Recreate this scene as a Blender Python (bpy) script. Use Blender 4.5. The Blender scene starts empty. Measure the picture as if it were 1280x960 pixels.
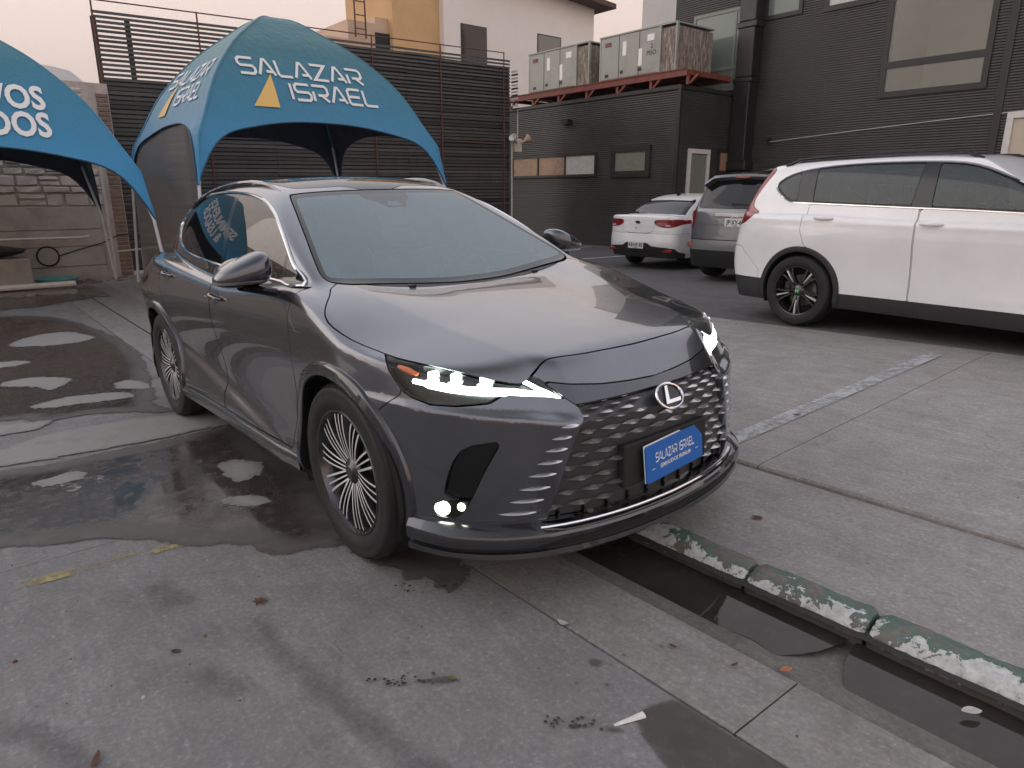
import bpy, math, random
import numpy as np
from mathutils import Matrix, Vector
random.seed(7); np.random.seed(7)
SC = bpy.context.scene
# ---------------------------------------------------------------- camera, sky, light, exposure
cam = bpy.data.cameras.new('camera'); cam_o = bpy.data.objects.new('camera', cam); SC.collection.objects.link(cam_o); SC.camera = cam_o
cam.sensor_width = 36; cam.lens = 36*860/1280; cam.clip_start = .05; cam.clip_end = 9000
cam_o.location = (2.498, -2.096, 1.510); cam_o.rotation_euler = (math.radians(90-15.5), 0, math.radians(140.58-90))
SUN_EL, SUN_AZ = 13., 224.      # degrees; azimuth of the sun seen from the scene, counter-clockwise from +X
world = bpy.data.worlds.new('World'); SC.world = world; world.use_nodes = True
wn = world.node_tree; bg = wn.nodes['Background']; sky = wn.nodes.new('ShaderNodeTexSky'); sky.sky_type = 'NISHITA'; sky.sun_disc = False
sky.sun_elevation = math.radians(SUN_EL); sky.sun_rotation = math.radians(90-SUN_AZ); sky.air_density = 1.0; sky.dust_density = 1.6; sky.ozone_density = 1.0; sky.altitude = 500
hs = wn.nodes.new('ShaderNodeHueSaturation'); hs.inputs['Saturation'].default_value = .30; hs.inputs['Value'].default_value = 1.0
# dusk haze over the clear sky: peach near the horizon, lavender grey overhead, the same all round
tcw = wn.nodes.new('ShaderNodeTexCoord'); spw = wn.nodes.new('ShaderNodeSeparateXYZ'); rmp = wn.nodes.new('ShaderNodeValToRGB'); mixw = wn.nodes.new('ShaderNodeMix'); mixw.data_type = 'RGBA'; mixw.inputs[0].default_value = .68
for e_, (p_, c_) in zip([rmp.color_ramp.elements[0], rmp.color_ramp.elements[1]]+[rmp.color_ramp.elements.new(.5) for _ in range(4)], ((0., (4.8, 2.55, 1.55, 1)), (1., (5.2, 5.6, 6.9, 1)), (.12, (5.2, 3.05, 1.95, 1)), (.25, (5.4, 3.95, 3.05, 1)), (.45, (5.7, 5.4, 5.4, 1)), (.70, (5.6, 5.7, 6.4, 1)))): e_.position = p_; e_.color = c_
wn.links.new(tcw.outputs['Generated'], spw.inputs[0]); wn.links.new(spw.outputs[2], rmp.inputs[0])
wn.links.new(sky.outputs[0], hs.inputs['Color']); wn.links.new(hs.outputs[0], mixw.inputs[6]); wn.links.new(rmp.outputs[0], mixw.inputs[7]); wn.links.new(mixw.outputs[2], bg.inputs[0]); bg.inputs[1].default_value = .15
sun = bpy.data.lights.new('sun', 'SUN'); sun.energy = .55; sun.angle = math.radians(60); sun.color = (1, .91, .84)
sun_o = bpy.data.objects.new('sun', sun); SC.collection.objects.link(sun_o)
sun_o.rotation_euler = (math.radians(90-SUN_EL), 0, math.radians(SUN_AZ+90))
SC.view_settings.view_transform = 'Standard'; SC.view_settings.look = 'None'; SC.view_settings.gamma = 1; SC.view_settings.exposure = .92
SC.cycles.max_bounces = 7; SC.cycles.diffuse_bounces = 3; SC.cycles.glossy_bounces = 4; SC.cycles.transmission_bounces = 5; SC.cycles.transparent_max_bounces = 12; SC.cycles.volume_bounces = 0
# ---------------------------------------------------------------- numeric kernel
def spl(xs, ys):
    xs = np.asarray(xs, float); ys = np.asarray(ys, float)
    n = len(xs); h = np.diff(xs); A = np.eye(n); r = np.zeros(n)
    for i in range(1, n-1):
        A[i, i-1] = h[i-1]; A[i, i] = 2*(h[i-1]+h[i]); A[i, i+1] = h[i]
        r[i] = 6*((ys[i+1]-ys[i])/h[i]-(ys[i]-ys[i-1])/h[i-1])
    m = np.linalg.solve(A, r)
    def f(x):
        x = np.clip(x, xs[0], xs[-1])
        i = np.clip(np.searchsorted(xs, x)-1, 0, n-2)
        a = xs[i+1]-x; b = x-xs[i]; hh = h[i]
        return (m[i]*a**3+m[i+1]*b**3)/(6*hh)+(ys[i]/hh-m[i]*hh/6)*a+(ys[i+1]/hh-m[i+1]*hh/6)*b
    return f
def smax(a, b, r):
    h = np.maximum(r-np.abs(a-b), 0)/r
    return np.maximum(a, b)+h*h*h*r/6
def smin(a, b, r): return -smax(-a, -b, r)
def sstep(e0, e1, x):
    t = np.clip((x-e0)/(e1-e0), 0, 1); return t*t*(3-2*t)
def surface_nets(f, lo, hi, h):
    lo = np.array(lo, float); n = [int(math.ceil((hi[i]-lo[i])/h))+1 for i in range(3)]
    ax = [lo[i]+h*np.arange(n[i]) for i in range(3)]
    X, Y, Z = np.meshgrid(*ax, indexing='ij')
    V = f(X.ravel(), Y.ravel(), Z.ravel()).reshape(n); I = V < 0
    c = np.zeros([k-1 for k in n], np.int8)
    corners = [(i, j, k) for i in (0, 1) for j in (0, 1) for k in (0, 1)]
    for (i, j, k) in corners:
        c += I[i:n[0]-1+i, j:n[1]-1+j, k:n[2]-1+k]
    act = np.argwhere((c > 0) & (c < 8)); idx = -np.ones(c.shape, np.int32)
    idx[act[:, 0], act[:, 1], act[:, 2]] = np.arange(len(act))
    acc = np.zeros((len(act), 3)); cnt = np.zeros(len(act))
    for d in range(3):
        o = [k for k in range(3) if k != d]
        for p in (0, 1):
            for q in (0, 1):
                s = np.zeros(3, int); s[o[0]] = p; s[o[1]] = q; e = s.copy(); e[d] = 1
                a0 = act+s; a1 = act+e
                v0 = V[a0[:, 0], a0[:, 1], a0[:, 2]]; v1 = V[a1[:, 0], a1[:, 1], a1[:, 2]]
                mk = (v0 < 0) != (v1 < 0); t = v0[mk]/(v0[mk]-v1[mk])
                pt = a0[mk].astype(float); pt[:, d] += t
                acc[mk] += pt; cnt[mk] += 1
    P = lo+h*acc/cnt[:, None]
    Q = []
    for d in range(3):
        o = [(d+1) % 3, (d+2) % 3]
        s0 = [slice(None)]*3; s1 = [slice(None)]*3
        s0[d] = slice(0, -1); s1[d] = slice(1, None)
        A = I[tuple(s0)]; B = I[tuple(s1)]
        e = np.argwhere(A != B)
        ok = (e[:, o[0]] > 0) & (e[:, o[1]] > 0) & (e[:, o[0]] < n[o[0]]-1) & (e[:, o[1]] < n[o[1]]-1)
        e = e[ok]
        fl = A[e[:, 0], e[:, 1], e[:, 2]]
        q = []
        for (u, v) in ((-1, -1), (0, -1), (0, 0), (-1, 0)):
            w = e.copy(); w[:, o[0]] += u; w[:, o[1]] += v
            q.append(idx[w[:, 0], w[:, 1], w[:, 2]])
        q = np.stack(q, 1); q[~fl] = q[~fl][:, ::-1]; Q.append(q)
    Q = np.concatenate(Q); Q = Q[(Q >= 0).all(1)]
    def grad(P, e=1e-3):
        g = []
        for d in range(3):
            E = np.zeros(3); E[d] = e
            A = P+E; B = P-E
            g.append((f(A[:, 0], A[:, 1], A[:, 2])-f(B[:, 0], B[:, 1], B[:, 2]))/(2*e))
        return np.stack(g, 1)
    for it in range(3):
        g = grad(P); v = f(P[:, 0], P[:, 1], P[:, 2]); st = (v/np.maximum((g*g).sum(1), 1e-6))[:, None]*g
        l = np.linalg.norm(st, axis=1, keepdims=True); st *= np.minimum(1, h*.7/np.maximum(l, 1e-9)); P = P-st
    g = grad(P, 2e-3); N = g/np.maximum(np.linalg.norm(g, axis=1, keepdims=True), 1e-9)
    F = np.concatenate([Q[:, [0, 1, 2]], Q[:, [0, 2, 3]]])
    return P, N, F
def clip(M, s):
    """keep the part of the triangle mesh M=(P,N,F) where the vertex scalar s >= 0"""
    P, N, F = M; s = np.where(np.abs(s) < 1e-6, 1e-6, s); k = s >= 0
    c = k[F].sum(1); full = F[c == 3]; extra = []; PN = np.concatenate([P, N], 1); base = len(P); newv = []; em = {}
    def cut(a, b):
        key = (a, b) if a < b else (b, a)
        if key in em: return em[key]
        t = s[a]/(s[a]-s[b]); newv.append(PN[a]+(PN[b]-PN[a])*t); em[key] = base+len(newv)-1; return em[key]
    for tri in F[(c > 0) & (c < 3)]:
        t = list(tri); kk = [k[i] for i in t]
        if sum(kk) == 1:
            while not k[t[0]]: t = t[1:]+t[:1]
            extra.append((t[0], cut(t[0], t[1]), cut(t[0], t[2])))
        else:
            while k[t[0]]: t = t[1:]+t[:1]
            a = cut(t[0], t[1]); b = cut(t[0], t[2]); extra.append((a, t[1], t[2])); extra.append((a, t[2], b))
    if newv: PN = np.concatenate([PN, np.array(newv)])
    G = np.concatenate([full, np.array(extra, int).reshape(-1, 3)]).astype(int)
    used = np.unique(G); mp = -np.ones(len(PN), int); mp[used] = np.arange(len(used))
    PN = PN[used]; nn = PN[:, 3:]; nn = nn/np.maximum(np.linalg.norm(nn, axis=1, keepdims=True), 1e-9)
    return PN[:, :3], nn, mp[G]
def sdpoly(px, py, poly):
    """signed distance to a polygon, positive inside"""
    poly = np.asarray(poly, float); d = np.full(px.shape, 1e9); ins = np.zeros(px.shape, bool); n = len(poly)
    for i in range(n):
        ax, ay = poly[i]; bx, by = poly[(i+1) % n]; ex, ey = bx-ax, by-ay
        wx, wy = px-ax, py-ay; t = np.clip((wx*ex+wy*ey)/(ex*ex+ey*ey+1e-12), 0, 1)
        d = np.minimum(d, (wx-t*ex)**2+(wy-t*ey)**2)
        if ay != by:
            cr = ((ay > py) != (by > py)) & (px < (bx-ax)*(py-ay)/(by-ay)+ax); ins ^= cr
    d = np.sqrt(d); return np.where(ins, d, -d)
def cround(pts, n=4, closed=True):
    """Catmull-Rom through the points"""
    p = np.asarray(pts, float); m = len(p); out = []
    for i in range(m if closed else m-1):
        a, b, c, d = (p[(i-1) % m], p[i], p[(i+1) % m], p[(i+2) % m]) if closed else (p[max(i-1, 0)], p[i], p[i+1], p[min(i+2, m-1)])
        for j in range(n):
            t = j/n; out.append(.5*((2*b)+(c-a)*t+(2*a-5*b+4*c-d)*t*t+(3*b-a-3*c+d)*t**3))
    if not closed: out.append(p[-1])
    return np.array(out)
# ---------------------------------------------------------------- scene helpers
C = bpy.context.scene.collection
def tag(o, label=None, cat=None, group=None, kind=None):
    if label: o['label'] = label
    if cat: o['category'] = cat
    if group: o['group'] = group
    if kind: o['kind'] = kind
    return o
def empty(name, loc=(0, 0, 0), rz=0, parent=None):
    o = bpy.data.objects.new(name, None); C.objects.link(o); o.location = loc; o.rotation_euler[2] = rz
    o.empty_display_size = .1
    if parent: o.parent = parent
    return o
def link(name, me, parent=None, loc=(0, 0, 0), rot=(0, 0, 0), scale=(1, 1, 1)):
    o = bpy.data.objects.new(name, me); C.objects.link(o); o.location = loc; o.rotation_euler = rot; o.scale = scale
    if parent: o.parent = parent
    return o
def mesh(name, V, F, mats, normals=None, smooth=35, fm=None):
    me = bpy.data.meshes.new(name)
    me.from_pydata([tuple(map(float, v)) for v in V], [], [tuple(int(i) for i in f) for f in F])
    for m in (mats if isinstance(mats, (list, tuple)) else [mats]): me.materials.append(m)
    if fm is not None: me.polygons.foreach_set('material_index', list(fm))
    if smooth is not None or normals is not None:
        me.polygons.foreach_set('use_smooth', [True]*len(me.polygons))
        if normals is not None: me.normals_split_custom_set_from_vertices([tuple(map(float, n)) for n in normals])
        else: me.set_sharp_from_angle(angle=math.radians(smooth))
    me.update(); return me
class MB:
    """collects simple solids into one mesh"""
    def __init__(s): s.V = []; s.F = []; s.M = []
    def add(s, V, F, m=0):
        b = len(s.V); s.V += [tuple(v) for v in V]; s.F += [tuple(i+b for i in f) for f in F]; s.M += [m]*len(F); return s
    def hexa(s, p, m=0):   # 8 points: bottom 4 then top 4, counter-clockwise from above
        return s.add(p, [(3, 2, 1, 0), (4, 5, 6, 7), (0, 1, 5, 4), (1, 2, 6, 5), (2, 3, 7, 6), (3, 0, 4, 7)], m)
    def box(s, x0, x1, y0, y1, z0, z1, m=0, bev=0):
        if bev:
            b = bev; V = []; F = []
            for z, i in ((z0, b), (z0+b, 0), (z1-b, 0), (z1, b)):
                V += [(x0+i+b*(i == 0), y0+i, z), (x1-i-b*(i == 0), y0+i, z), (x1-i, y0+i+b*(i == 0), z), (x1-i, y1-i-b*(i == 0), z),
                      (x1-i-b*(i == 0), y1-i, z), (x0+i+b*(i == 0), y1-i, z), (x0+i, y1-i-b*(i == 0), z), (x0+i, y0+i+b*(i == 0), z)]
            for r in range(3):
                for k in range(8): F.append((r*8+k, r*8+(k+1) % 8, r*8+8+(k+1) % 8, r*8+8+k))
            F.append(tuple(range(7, -1, -1))); F.append(tuple(range(24, 32)))
            return s.add(V, F, m)
        return s.hexa([(x0, y0, z0), (x1, y0, z0), (x1, y1, z0), (x0, y1, z0), (x0, y0, z1), (x1, y0, z1), (x1, y1, z1), (x0, y1, z1)], m)
    def tube(s, pts, r, n=8, m=0, closed=False, cap=True, flat=None):
        pts = [Vector(p) for p in pts]; k = len(pts); V = []; F = []; prev = None
        rs = r if isinstance(r, (list, tuple, np.ndarray)) else [r]*k
        for i, p in enumerate(pts):
            if closed: t = (pts[(i+1) % k]-pts[i-1])
            else: t = pts[min(i+1, k-1)]-pts[max(i-1, 0)]
            t = t.normalized() if t.length > 1e-9 else Vector((0, 0, 1))
            if prev is None:
                u = t.cross(Vector((0, 0, 1)))
                if u.length < .1: u = t.cross(Vector((0, 1, 0)))
            else: u = prev-t*prev.dot(t)
            u.normalize(); prev = u; w = t.cross(u)
            for j in range(n):
                a = 2*math.pi*j/n
                V.append(p+(u*math.cos(a)+w*math.sin(a)*(flat or 1))*rs[i])
        for i in range(k if closed else k-1):
            for j in range(n):
                F.append((i*n+j, i*n+(j+1) % n, ((i+1) % k)*n+(j+1) % n, ((i+1) % k)*n+j))
        if cap and not closed: F.append(tuple(range(n-1, -1, -1))); F.append(tuple((k-1)*n+j for j in range(n)))
        return s.add(V, F, m)
    def lathe(s, prof, n=32, axis='z', m=0, c=(0, 0, 0), closed=False):
        V = []; F = []; k = len(prof)
        for i in range(n):
            a = 2*math.pi*i/n
            for (r, h) in prof:
                p = (r*math.cos(a), r*math.sin(a), h)
                if axis == 'y': p = (p[0], p[2], p[1])
                if axis == 'x': p = (p[2], p[0], p[1])
                V.append((p[0]+c[0], p[1]+c[1], p[2]+c[2]))
        for i in range(n):
            j = (i+1) % n
            for q in range(k if closed else k-1):
                w = (q+1) % k
                f = (i*k+q, j*k+q, j*k+w, i*k+w)
                F.append(f[::-1] if axis == 'y' else f)
        return s.add(V, F, m)
    def grid(s, rows, m=0, flip=False):
        k = len(rows[0]); V = [p for r in rows for p in r]; F = []
        for i in range(len(rows)-1):
            for j in range(k-1):
                f = (i*k+j, i*k+j+1, (i+1)*k+j+1, (i+1)*k+j); F.append(f[::-1] if flip else f)
        return s.add(V, F, m)
    def build(s, name, mats, parent=None, smooth=35, **kw):
        return link(name, mesh(name, s.V, s.F, mats, smooth=smooth, fm=s.M), parent, **kw)
def panel(name, M, mat, parent, rim=.012, seam=True, **kw):
    """object from a clipped surface piece, its open edges turned inwards"""
    P, N, F = M
    if len(F) == 0: return None
    E = np.concatenate([F[:, [0, 1]], F[:, [1, 2]], F[:, [2, 0]]]); key = np.sort(E, 1)
    u, inv, cnt = np.unique(key[:, 0].astype(np.int64)*len(P)+key[:, 1], return_inverse=True, return_counts=True)
    B = E[cnt[inv] == 1]
    if seam: B = B[~((np.abs(P[B[:, 0], 1]) < 1e-4) & (np.abs(P[B[:, 1], 1]) < 1e-4))]
    V = [P]; NN = [N]; FF = [F]
    fl = F.tolist()
    if rim and len(B):
        vs = np.unique(B); mp = -np.ones(len(P), int); mp[vs] = np.arange(len(vs)); n0 = len(P); k = len(vs)
        V += [P[vs], P[vs]-N[vs]*rim]; NN += [np.zeros((k, 3)), np.zeros((k, 3))]
        b = mp[B]
        fl += [(n0+int(j), n0+int(i), n0+k+int(i), n0+k+int(j)) for i, j in b]
    return link(name, mesh(name, np.concatenate(V), fl, mat, normals=np.concatenate(NN)), parent, **kw)
def mirr(M): return M[0]*np.array([1, -1, 1]), M[1]*np.array([1, -1, 1]), M[2][:, ::-1]
def both(M):
    R = mirr(M); return np.concatenate([M[0], R[0]]), np.concatenate([M[1], R[1]]), np.concatenate([M[2], R[2]+len(M[0])])
def copy_tree(o, parent=None):
    c = o.copy(); C.objects.link(c); c.parent = parent
    for ch in list(o.children): copy_tree(ch, c)
    return c
# ---------------------------------------------------------------- materials
def mat(name, col=(.5, .5, .5), rough=.5, metal=0., **kw):
    m = bpy.data.materials.new(name); m.use_nodes = True; b = m.node_tree.nodes['Principled BSDF']
    b.inputs['Base Color'].default_value = (*col, 1); b.inputs['Roughness'].default_value = rough; b.inputs['Metallic'].default_value = metal
    for k, v in kw.items(): b.inputs[k.replace('_', ' ')].default_value = v
    return m
class NT:
    """small node-tree writer"""
    def __init__(s, m): s.m = m; s.t = m.node_tree; s.b = s.t.nodes.get('Principled BSDF'); s.out = s.t.nodes.get('Material Output')
    def n(s, ty, **kw):
        x = s.t.nodes.new(ty)
        for k, v in kw.items():
            if k.startswith('i_'):
                q = k[2:]; x.inputs[int(q) if q.isdigit() else q.replace('_', ' ')].default_value = v
            else: setattr(x, k, v)
        return x
    def l(s, a, b): s.t.links.new(a, b)
    def coord(s, kind='Object', scale=(1, 1, 1), rot=(0, 0, 0)):
        tc = s.n('ShaderNodeTexCoord'); mp = s.n('ShaderNodeMapping'); mp.inputs['Scale'].default_value = scale; mp.inputs['Rotation'].default_value = rot
        s.l(tc.outputs[kind], mp.inputs[0]); return mp.outputs[0]
    def noise(s, vec, scale=5., detail=6, rough=.6, dist=0.):
        x = s.n('ShaderNodeTexNoise'); x.inputs['Scale'].default_value = scale; x.inputs['Detail'].default_value = detail
        x.inputs['Roughness'].default_value = rough; x.inputs['Distortion'].default_value = dist
        s.l(vec, x.inputs['Vector']); return x.outputs['Fac']
    def ramp(s, fac, stops, interp='LINEAR'):
        r = s.n('ShaderNodeValToRGB'); r.color_ramp.interpolation = interp
        e = r.color_ramp.elements
        while len(e) < len(stops): e.new(.5)
        for k, (p, c) in zip(e, stops):
            k.position = p; k.color = (c, c, c, 1) if isinstance(c, (int, float)) else (*c, 1)
        s.l(fac, r.inputs[0]); return r.outputs[0]
    def mix(s, fac, a, b, blend='MIX'):
        x = s.n('ShaderNodeMix', data_type='RGBA', blend_type=blend)
        for i, v in ((0, fac), (6, a), (7, b)):
            if hasattr(v, 'is_linked') or hasattr(v, 'links'): s.l(v, x.inputs[i])
            else: x.inputs[i].default_value = v if i == 0 else (*v, 1)
        return x.outputs[2]
    def math(s, op, a, b=0., c=0., clamp=False):
        x = s.n('ShaderNodeMath', operation=op, use_clamp=clamp)
        for i, v in enumerate((a, b, c)):
            if hasattr(v, 'links'): s.l(v, x.inputs[i])
            else: x.inputs[i].default_value = v
        return x.outputs[0]
    def bump(s, h, dist=.01, strength=.5, nrm=None):
        x = s.n('ShaderNodeBump'); x.inputs['Distance'].default_value = dist; x.inputs['Strength'].default_value = strength
        s.l(h, x.inputs['Height'])
        if nrm: s.l(nrm, x.inputs['Normal'])
        s.l(x.outputs[0], s.b.inputs['Normal']); return x.outputs[0]
    def set(s, inp, v):
        if hasattr(v, 'links'): s.l(v, s.b.inputs[inp])
        else: s.b.inputs[inp].default_value = v
def worn(name, col, rough=.6, var=.25, scale=6., bump=.0, metal=0., dirt=None, coord='Object', detail=6, **kw):
    """plain colour with mottling and a little relief"""
    m = mat(name, col, rough, metal, **kw); t = NT(m); v = t.coord(coord)
    f = t.noise(v, scale, detail, .65)
    lo = tuple(c*(1-var) for c in col); hi = tuple(min(1, c*(1+var)) for c in col)
    c = t.ramp(f, [(.3, lo), (.7, hi)])
    if dirt:
        g = t.noise(v, scale*.37, 8, .7, .6); c = t.mix(t.ramp(g, [(.5, 0), (.72, 1)]), c, dirt)
    t.set('Base Color', c); t.set('Roughness', t.ramp(f, [(.2, max(0, rough-.12)), (.8, min(1, rough+.12))]))
    if bump: t.bump(t.noise(v, scale*7, 5, .6), bump, .6)
    return m
def emit(name, col, s):
    m = mat(name, (0, 0, 0), .3); m.node_tree.nodes['Principled BSDF'].inputs['Emission Color'].default_value = (*col, 1)
    m.node_tree.nodes['Principled BSDF'].inputs['Emission Strength'].default_value = s; return m
def glass(name, tint, refl=(.02, .02, .02), alpha=.5, rough=.02, ior=1.55):
    """window glass: sharp reflections over a tinted see-through sheet"""
    m = mat(name, refl, rough); t = NT(m); t.b.inputs['IOR'].default_value = 1.52
    tr = t.n('ShaderNodeBsdfTransparent'); tr.inputs[0].default_value = (*tint, 1)
    df = t.n('ShaderNodeBsdfDiffuse'); df.inputs[0].default_value = (*refl, 1)
    a = t.n('ShaderNodeMixShader'); a.inputs[0].default_value = alpha; t.l(tr.outputs[0], a.inputs[1]); t.l(df.outputs[0], a.inputs[2])
    gl = t.n('ShaderNodeBsdfGlossy'); gl.inputs['Roughness'].default_value = rough
    fr = t.n('ShaderNodeFresnel'); ge = t.n('ShaderNodeNewGeometry')
    t.l(t.math('MULTIPLY_ADD', ge.outputs['Backfacing'], 1/ior-ior, ior), fr.inputs[0])
    b = t.n('ShaderNodeMixShader'); t.l(fr.outputs[0], b.inputs[0]); t.l(a.outputs[0], b.inputs[1]); t.l(gl.outputs[0], b.inputs[2])
    t.l(b.outputs[0], t.out.inputs[0]); return m
# ---------------------------------------------------------------- lettering
GL = {'S': (1, [[(1, 1), (.15, 1), (0, .86), (0, .64), (.13, .5), (.87, .5), (1, .36), (1, .14), (.85, 0), (0, 0)]]),
      'A': (1.05, [[(0, 0), (.46, 1), (.6, 1), (1.05, 0)], [(.5, .22), (.9, .22)]]),
      'L': (.9, [[(0, 1), (0, .14), (.12, 0), (.9, 0)]]), 'Z': (1, [[(0, 1), (1, 1), (.04, 0), (1, 0)]]),
      'R': (1, [[(0, 0), (0, .62)], [(0, 1), (.86, 1), (1, .88), (1, .54), (.86, .4), (.3, .4)], [(.52, .4), (1, 0)]]),
      'I': (.12, [[(.06, 0), (.06, 1)]]), 'E': (.92, [[(.92, 1), (.13, 1), (0, .87), (0, .13), (.13, 0), (.92, 0)], [(0, .5), (.82, .5)]]), ' ': (.5, [])}
def strokes(txt, h, th, gap=.24):
    """list of 2-D quads for squared logo letters, origin at the lower left"""
    q = []; x = 0
    for ch in txt:
        w, ls = GL[ch]
        for L in ls:
            p = [np.array((x+a, b)) for a, b in L]; n = len(p); off = []
            for i in range(n):
                d0 = p[i]-p[max(i-1, 0)]; d1 = p[min(i+1, n-1)]-p[i]
                n0 = np.array((-d0[1], d0[0])); n1 = np.array((-d1[1], d1[0]))
                n0 = n0/np.linalg.norm(n0) if np.linalg.norm(n0) else n1/np.linalg.norm(n1)
                n1 = n1/np.linalg.norm(n1) if np.linalg.norm(n1) else n0
                m = n0+n1; m = m/np.linalg.norm(m); off.append(m/max(.4, m@n0)*th/2)
            for i in range(n-1):
                k = max(1, int(np.linalg.norm(p[i+1]-p[i])/.25))
                for j in range(k):
                    a = j/k; b = (j+1)/k
                    P0 = p[i]*(1-a)+p[i+1]*a; P1 = p[i]*(1-b)+p[i+1]*b; O0 = off[i]*(1-a)+off[i+1]*a; O1 = off[i]*(1-b)+off[i+1]*b
                    q.append([(P0-O0)*h, (P1-O1)*h, (P1+O1)*h, (P0+O0)*h])
        x += w+gap
    return q, (x-gap)*h
def letter_mesh(name, quads, fn, m):
    V = []; F = []
    for q in quads:
        F.append(tuple(range(len(V), len(V)+len(q)))); V += [fn(float(c[0]), float(c[1])) for c in q]
    return mesh(name, V, F, m, smooth=None)
def font_tris(txt, size, bold=0., sx=1.):
    """2-D polygons of a text in the built-in font, centred on its width"""
    cu = bpy.data.curves.new('tmp', 'FONT'); cu.body = txt; cu.size = size; cu.offset = bold; cu.resolution_u = 3; cu.align_x = 'CENTER'
    o = bpy.data.objects.new('tmp', cu); C.objects.link(o)
    dg = bpy.context.evaluated_depsgraph_get(); me = bpy.data.meshes.new_from_object(o.evaluated_get(dg))
    r = [[(me.vertices[i].co.x*sx, me.vertices[i].co.y) for i in p.vertices] for p in me.polygons]
    bpy.data.objects.remove(o); bpy.data.curves.remove(cu); bpy.data.meshes.remove(me)
    return r
def words(quads, gap):
    """split a line of lettering where the blank between pieces is wider than gap"""
    iv = sorted((min(c[0] for c in q), max(c[0] for c in q), i) for i, q in enumerate(quads)); out = []; end = -1e9
    for a, b, i in iv:
        if a-end > gap: out.append([])
        out[-1].append(quads[i]); end = max(end, b)
    return out
# ---------------------------------------------------------------- car materials
def car_paint(name, col, metal=.55, rough=.32, coat=1.):
    m = mat(name, col, rough, metal, Coat_Weight=coat, Coat_Roughness=.012); t = NT(m)
    v = t.coord('Object'); f = t.noise(v, 2.2, 5, .6)
    t.set('Base Color', t.mix(t.ramp(f, [(.35, 0), (.75, 1)]), col, tuple(c*1.12+.004 for c in col)))
    t.set('Roughness', t.ramp(t.noise(v, 9., 4), [(.3, rough-.03), (.7, rough+.05)])); return m
M_ = {}
M_['paint'] = car_paint('grey_paint', (.118, .124, .140), .85, .21)
M_['paint_gloss'] = car_paint('grey_gloss_paint', (.070, .075, .088), .8, .2)
M_['paint_dark'] = car_paint('dark_grey_trim', (.050, .053, .060), .8, .22)
M_['plastic'] = mat('black_plastic', (.018, .018, .019), .5)
M_['gloss_black'] = mat('gloss_black', (.006, .006, .007), .12)
M_['matte_black'] = worn('matte_black', (.012, .012, .012), .75, .3, 12)
M_['sensor'] = mat('sensor_bracket', (.05, .055, .06), .15)
M_['grille_black'] = mat('grille_black', (.040, .041, .045), .32)
M_['windshield'] = glass('windshield_glass', (.50, .55, .55), (.32, .45, .505), .34)
M_['side_glass'] = glass('side_glass', (.18, .20, .20), (.015, .016, .017), .6, .02, 1.9)
M_['privacy_glass'] = glass('privacy_glass', (.05, .055, .06), (.01, .01, .011), .8, .02, 1.7)
M_['dark_glass'] = M_['privacy_glass']
M_['roof_glass'] = mat('roof_glass', (.012, .012, .014), .06)
M_['red_lens'] = mat('red_lens', (.22, .008, .01), .12, Coat_Weight=1.)
M_['chrome'] = mat('chrome', (.75, .75, .76), .09, 1.)
M_['satin'] = mat('satin_metal', (.62, .62, .64), .28, 1.)
M_['blade'] = mat('blade_metal', (.58, .56, .55), .24, .9)
M_['blade_dark'] = mat('blade_dark_metal', (.30, .29, .29), .26, .9)
M_['plate_blue'] = mat('plate_blue', (.012, .12, .45), .30)
M_['white'] = mat('white_print', (.80, .80, .80), .45)
M_['lens'] = glass('lamp_lens', (.92, .96, .94), (.1, .1, .1), .01, .01, 1.4)
M_['lamp_dark'] = mat('lamp_dark', (.003, .0035, .0035), .3)
M_['drl'] = emit('lamp_white', (.90, 1.0, .93), 5.5)
M_['drl_soft'] = emit('lamp_soft', (.85, 1.0, .92), 2.5)
M_['fog_light'] = emit('fog_white', (.98, 1.0, .80), 7.)
M_['amber'] = mat('amber_lens', (.62, .13, .03), .2)
M_['mirror'] = mat('mirror', (.8, .8, .8), .03, 1.)
M_['interior'] = worn('cabin_plastic', (.025, .026, .028), .6, .2, 20)
M_['seat'] = worn('seat_leather', (.16, .15, .14), .5, .2, 14)
M_['tyre'] = worn('tyre_rubber', (.010, .010, .0105), .66, .3, 18, dirt=(.02, .019, .018))
M_['rim'] = mat('dark_alloy', (.10, .10, .105), .26, .9)
M_['bright'] = mat('machined_alloy', (.82, .82, .83), .36, .6)
M_['disc'] = mat('brake_steel', (.25, .24, .23), .4, 1.)
M_['dark'] = M_['matte_black']
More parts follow.
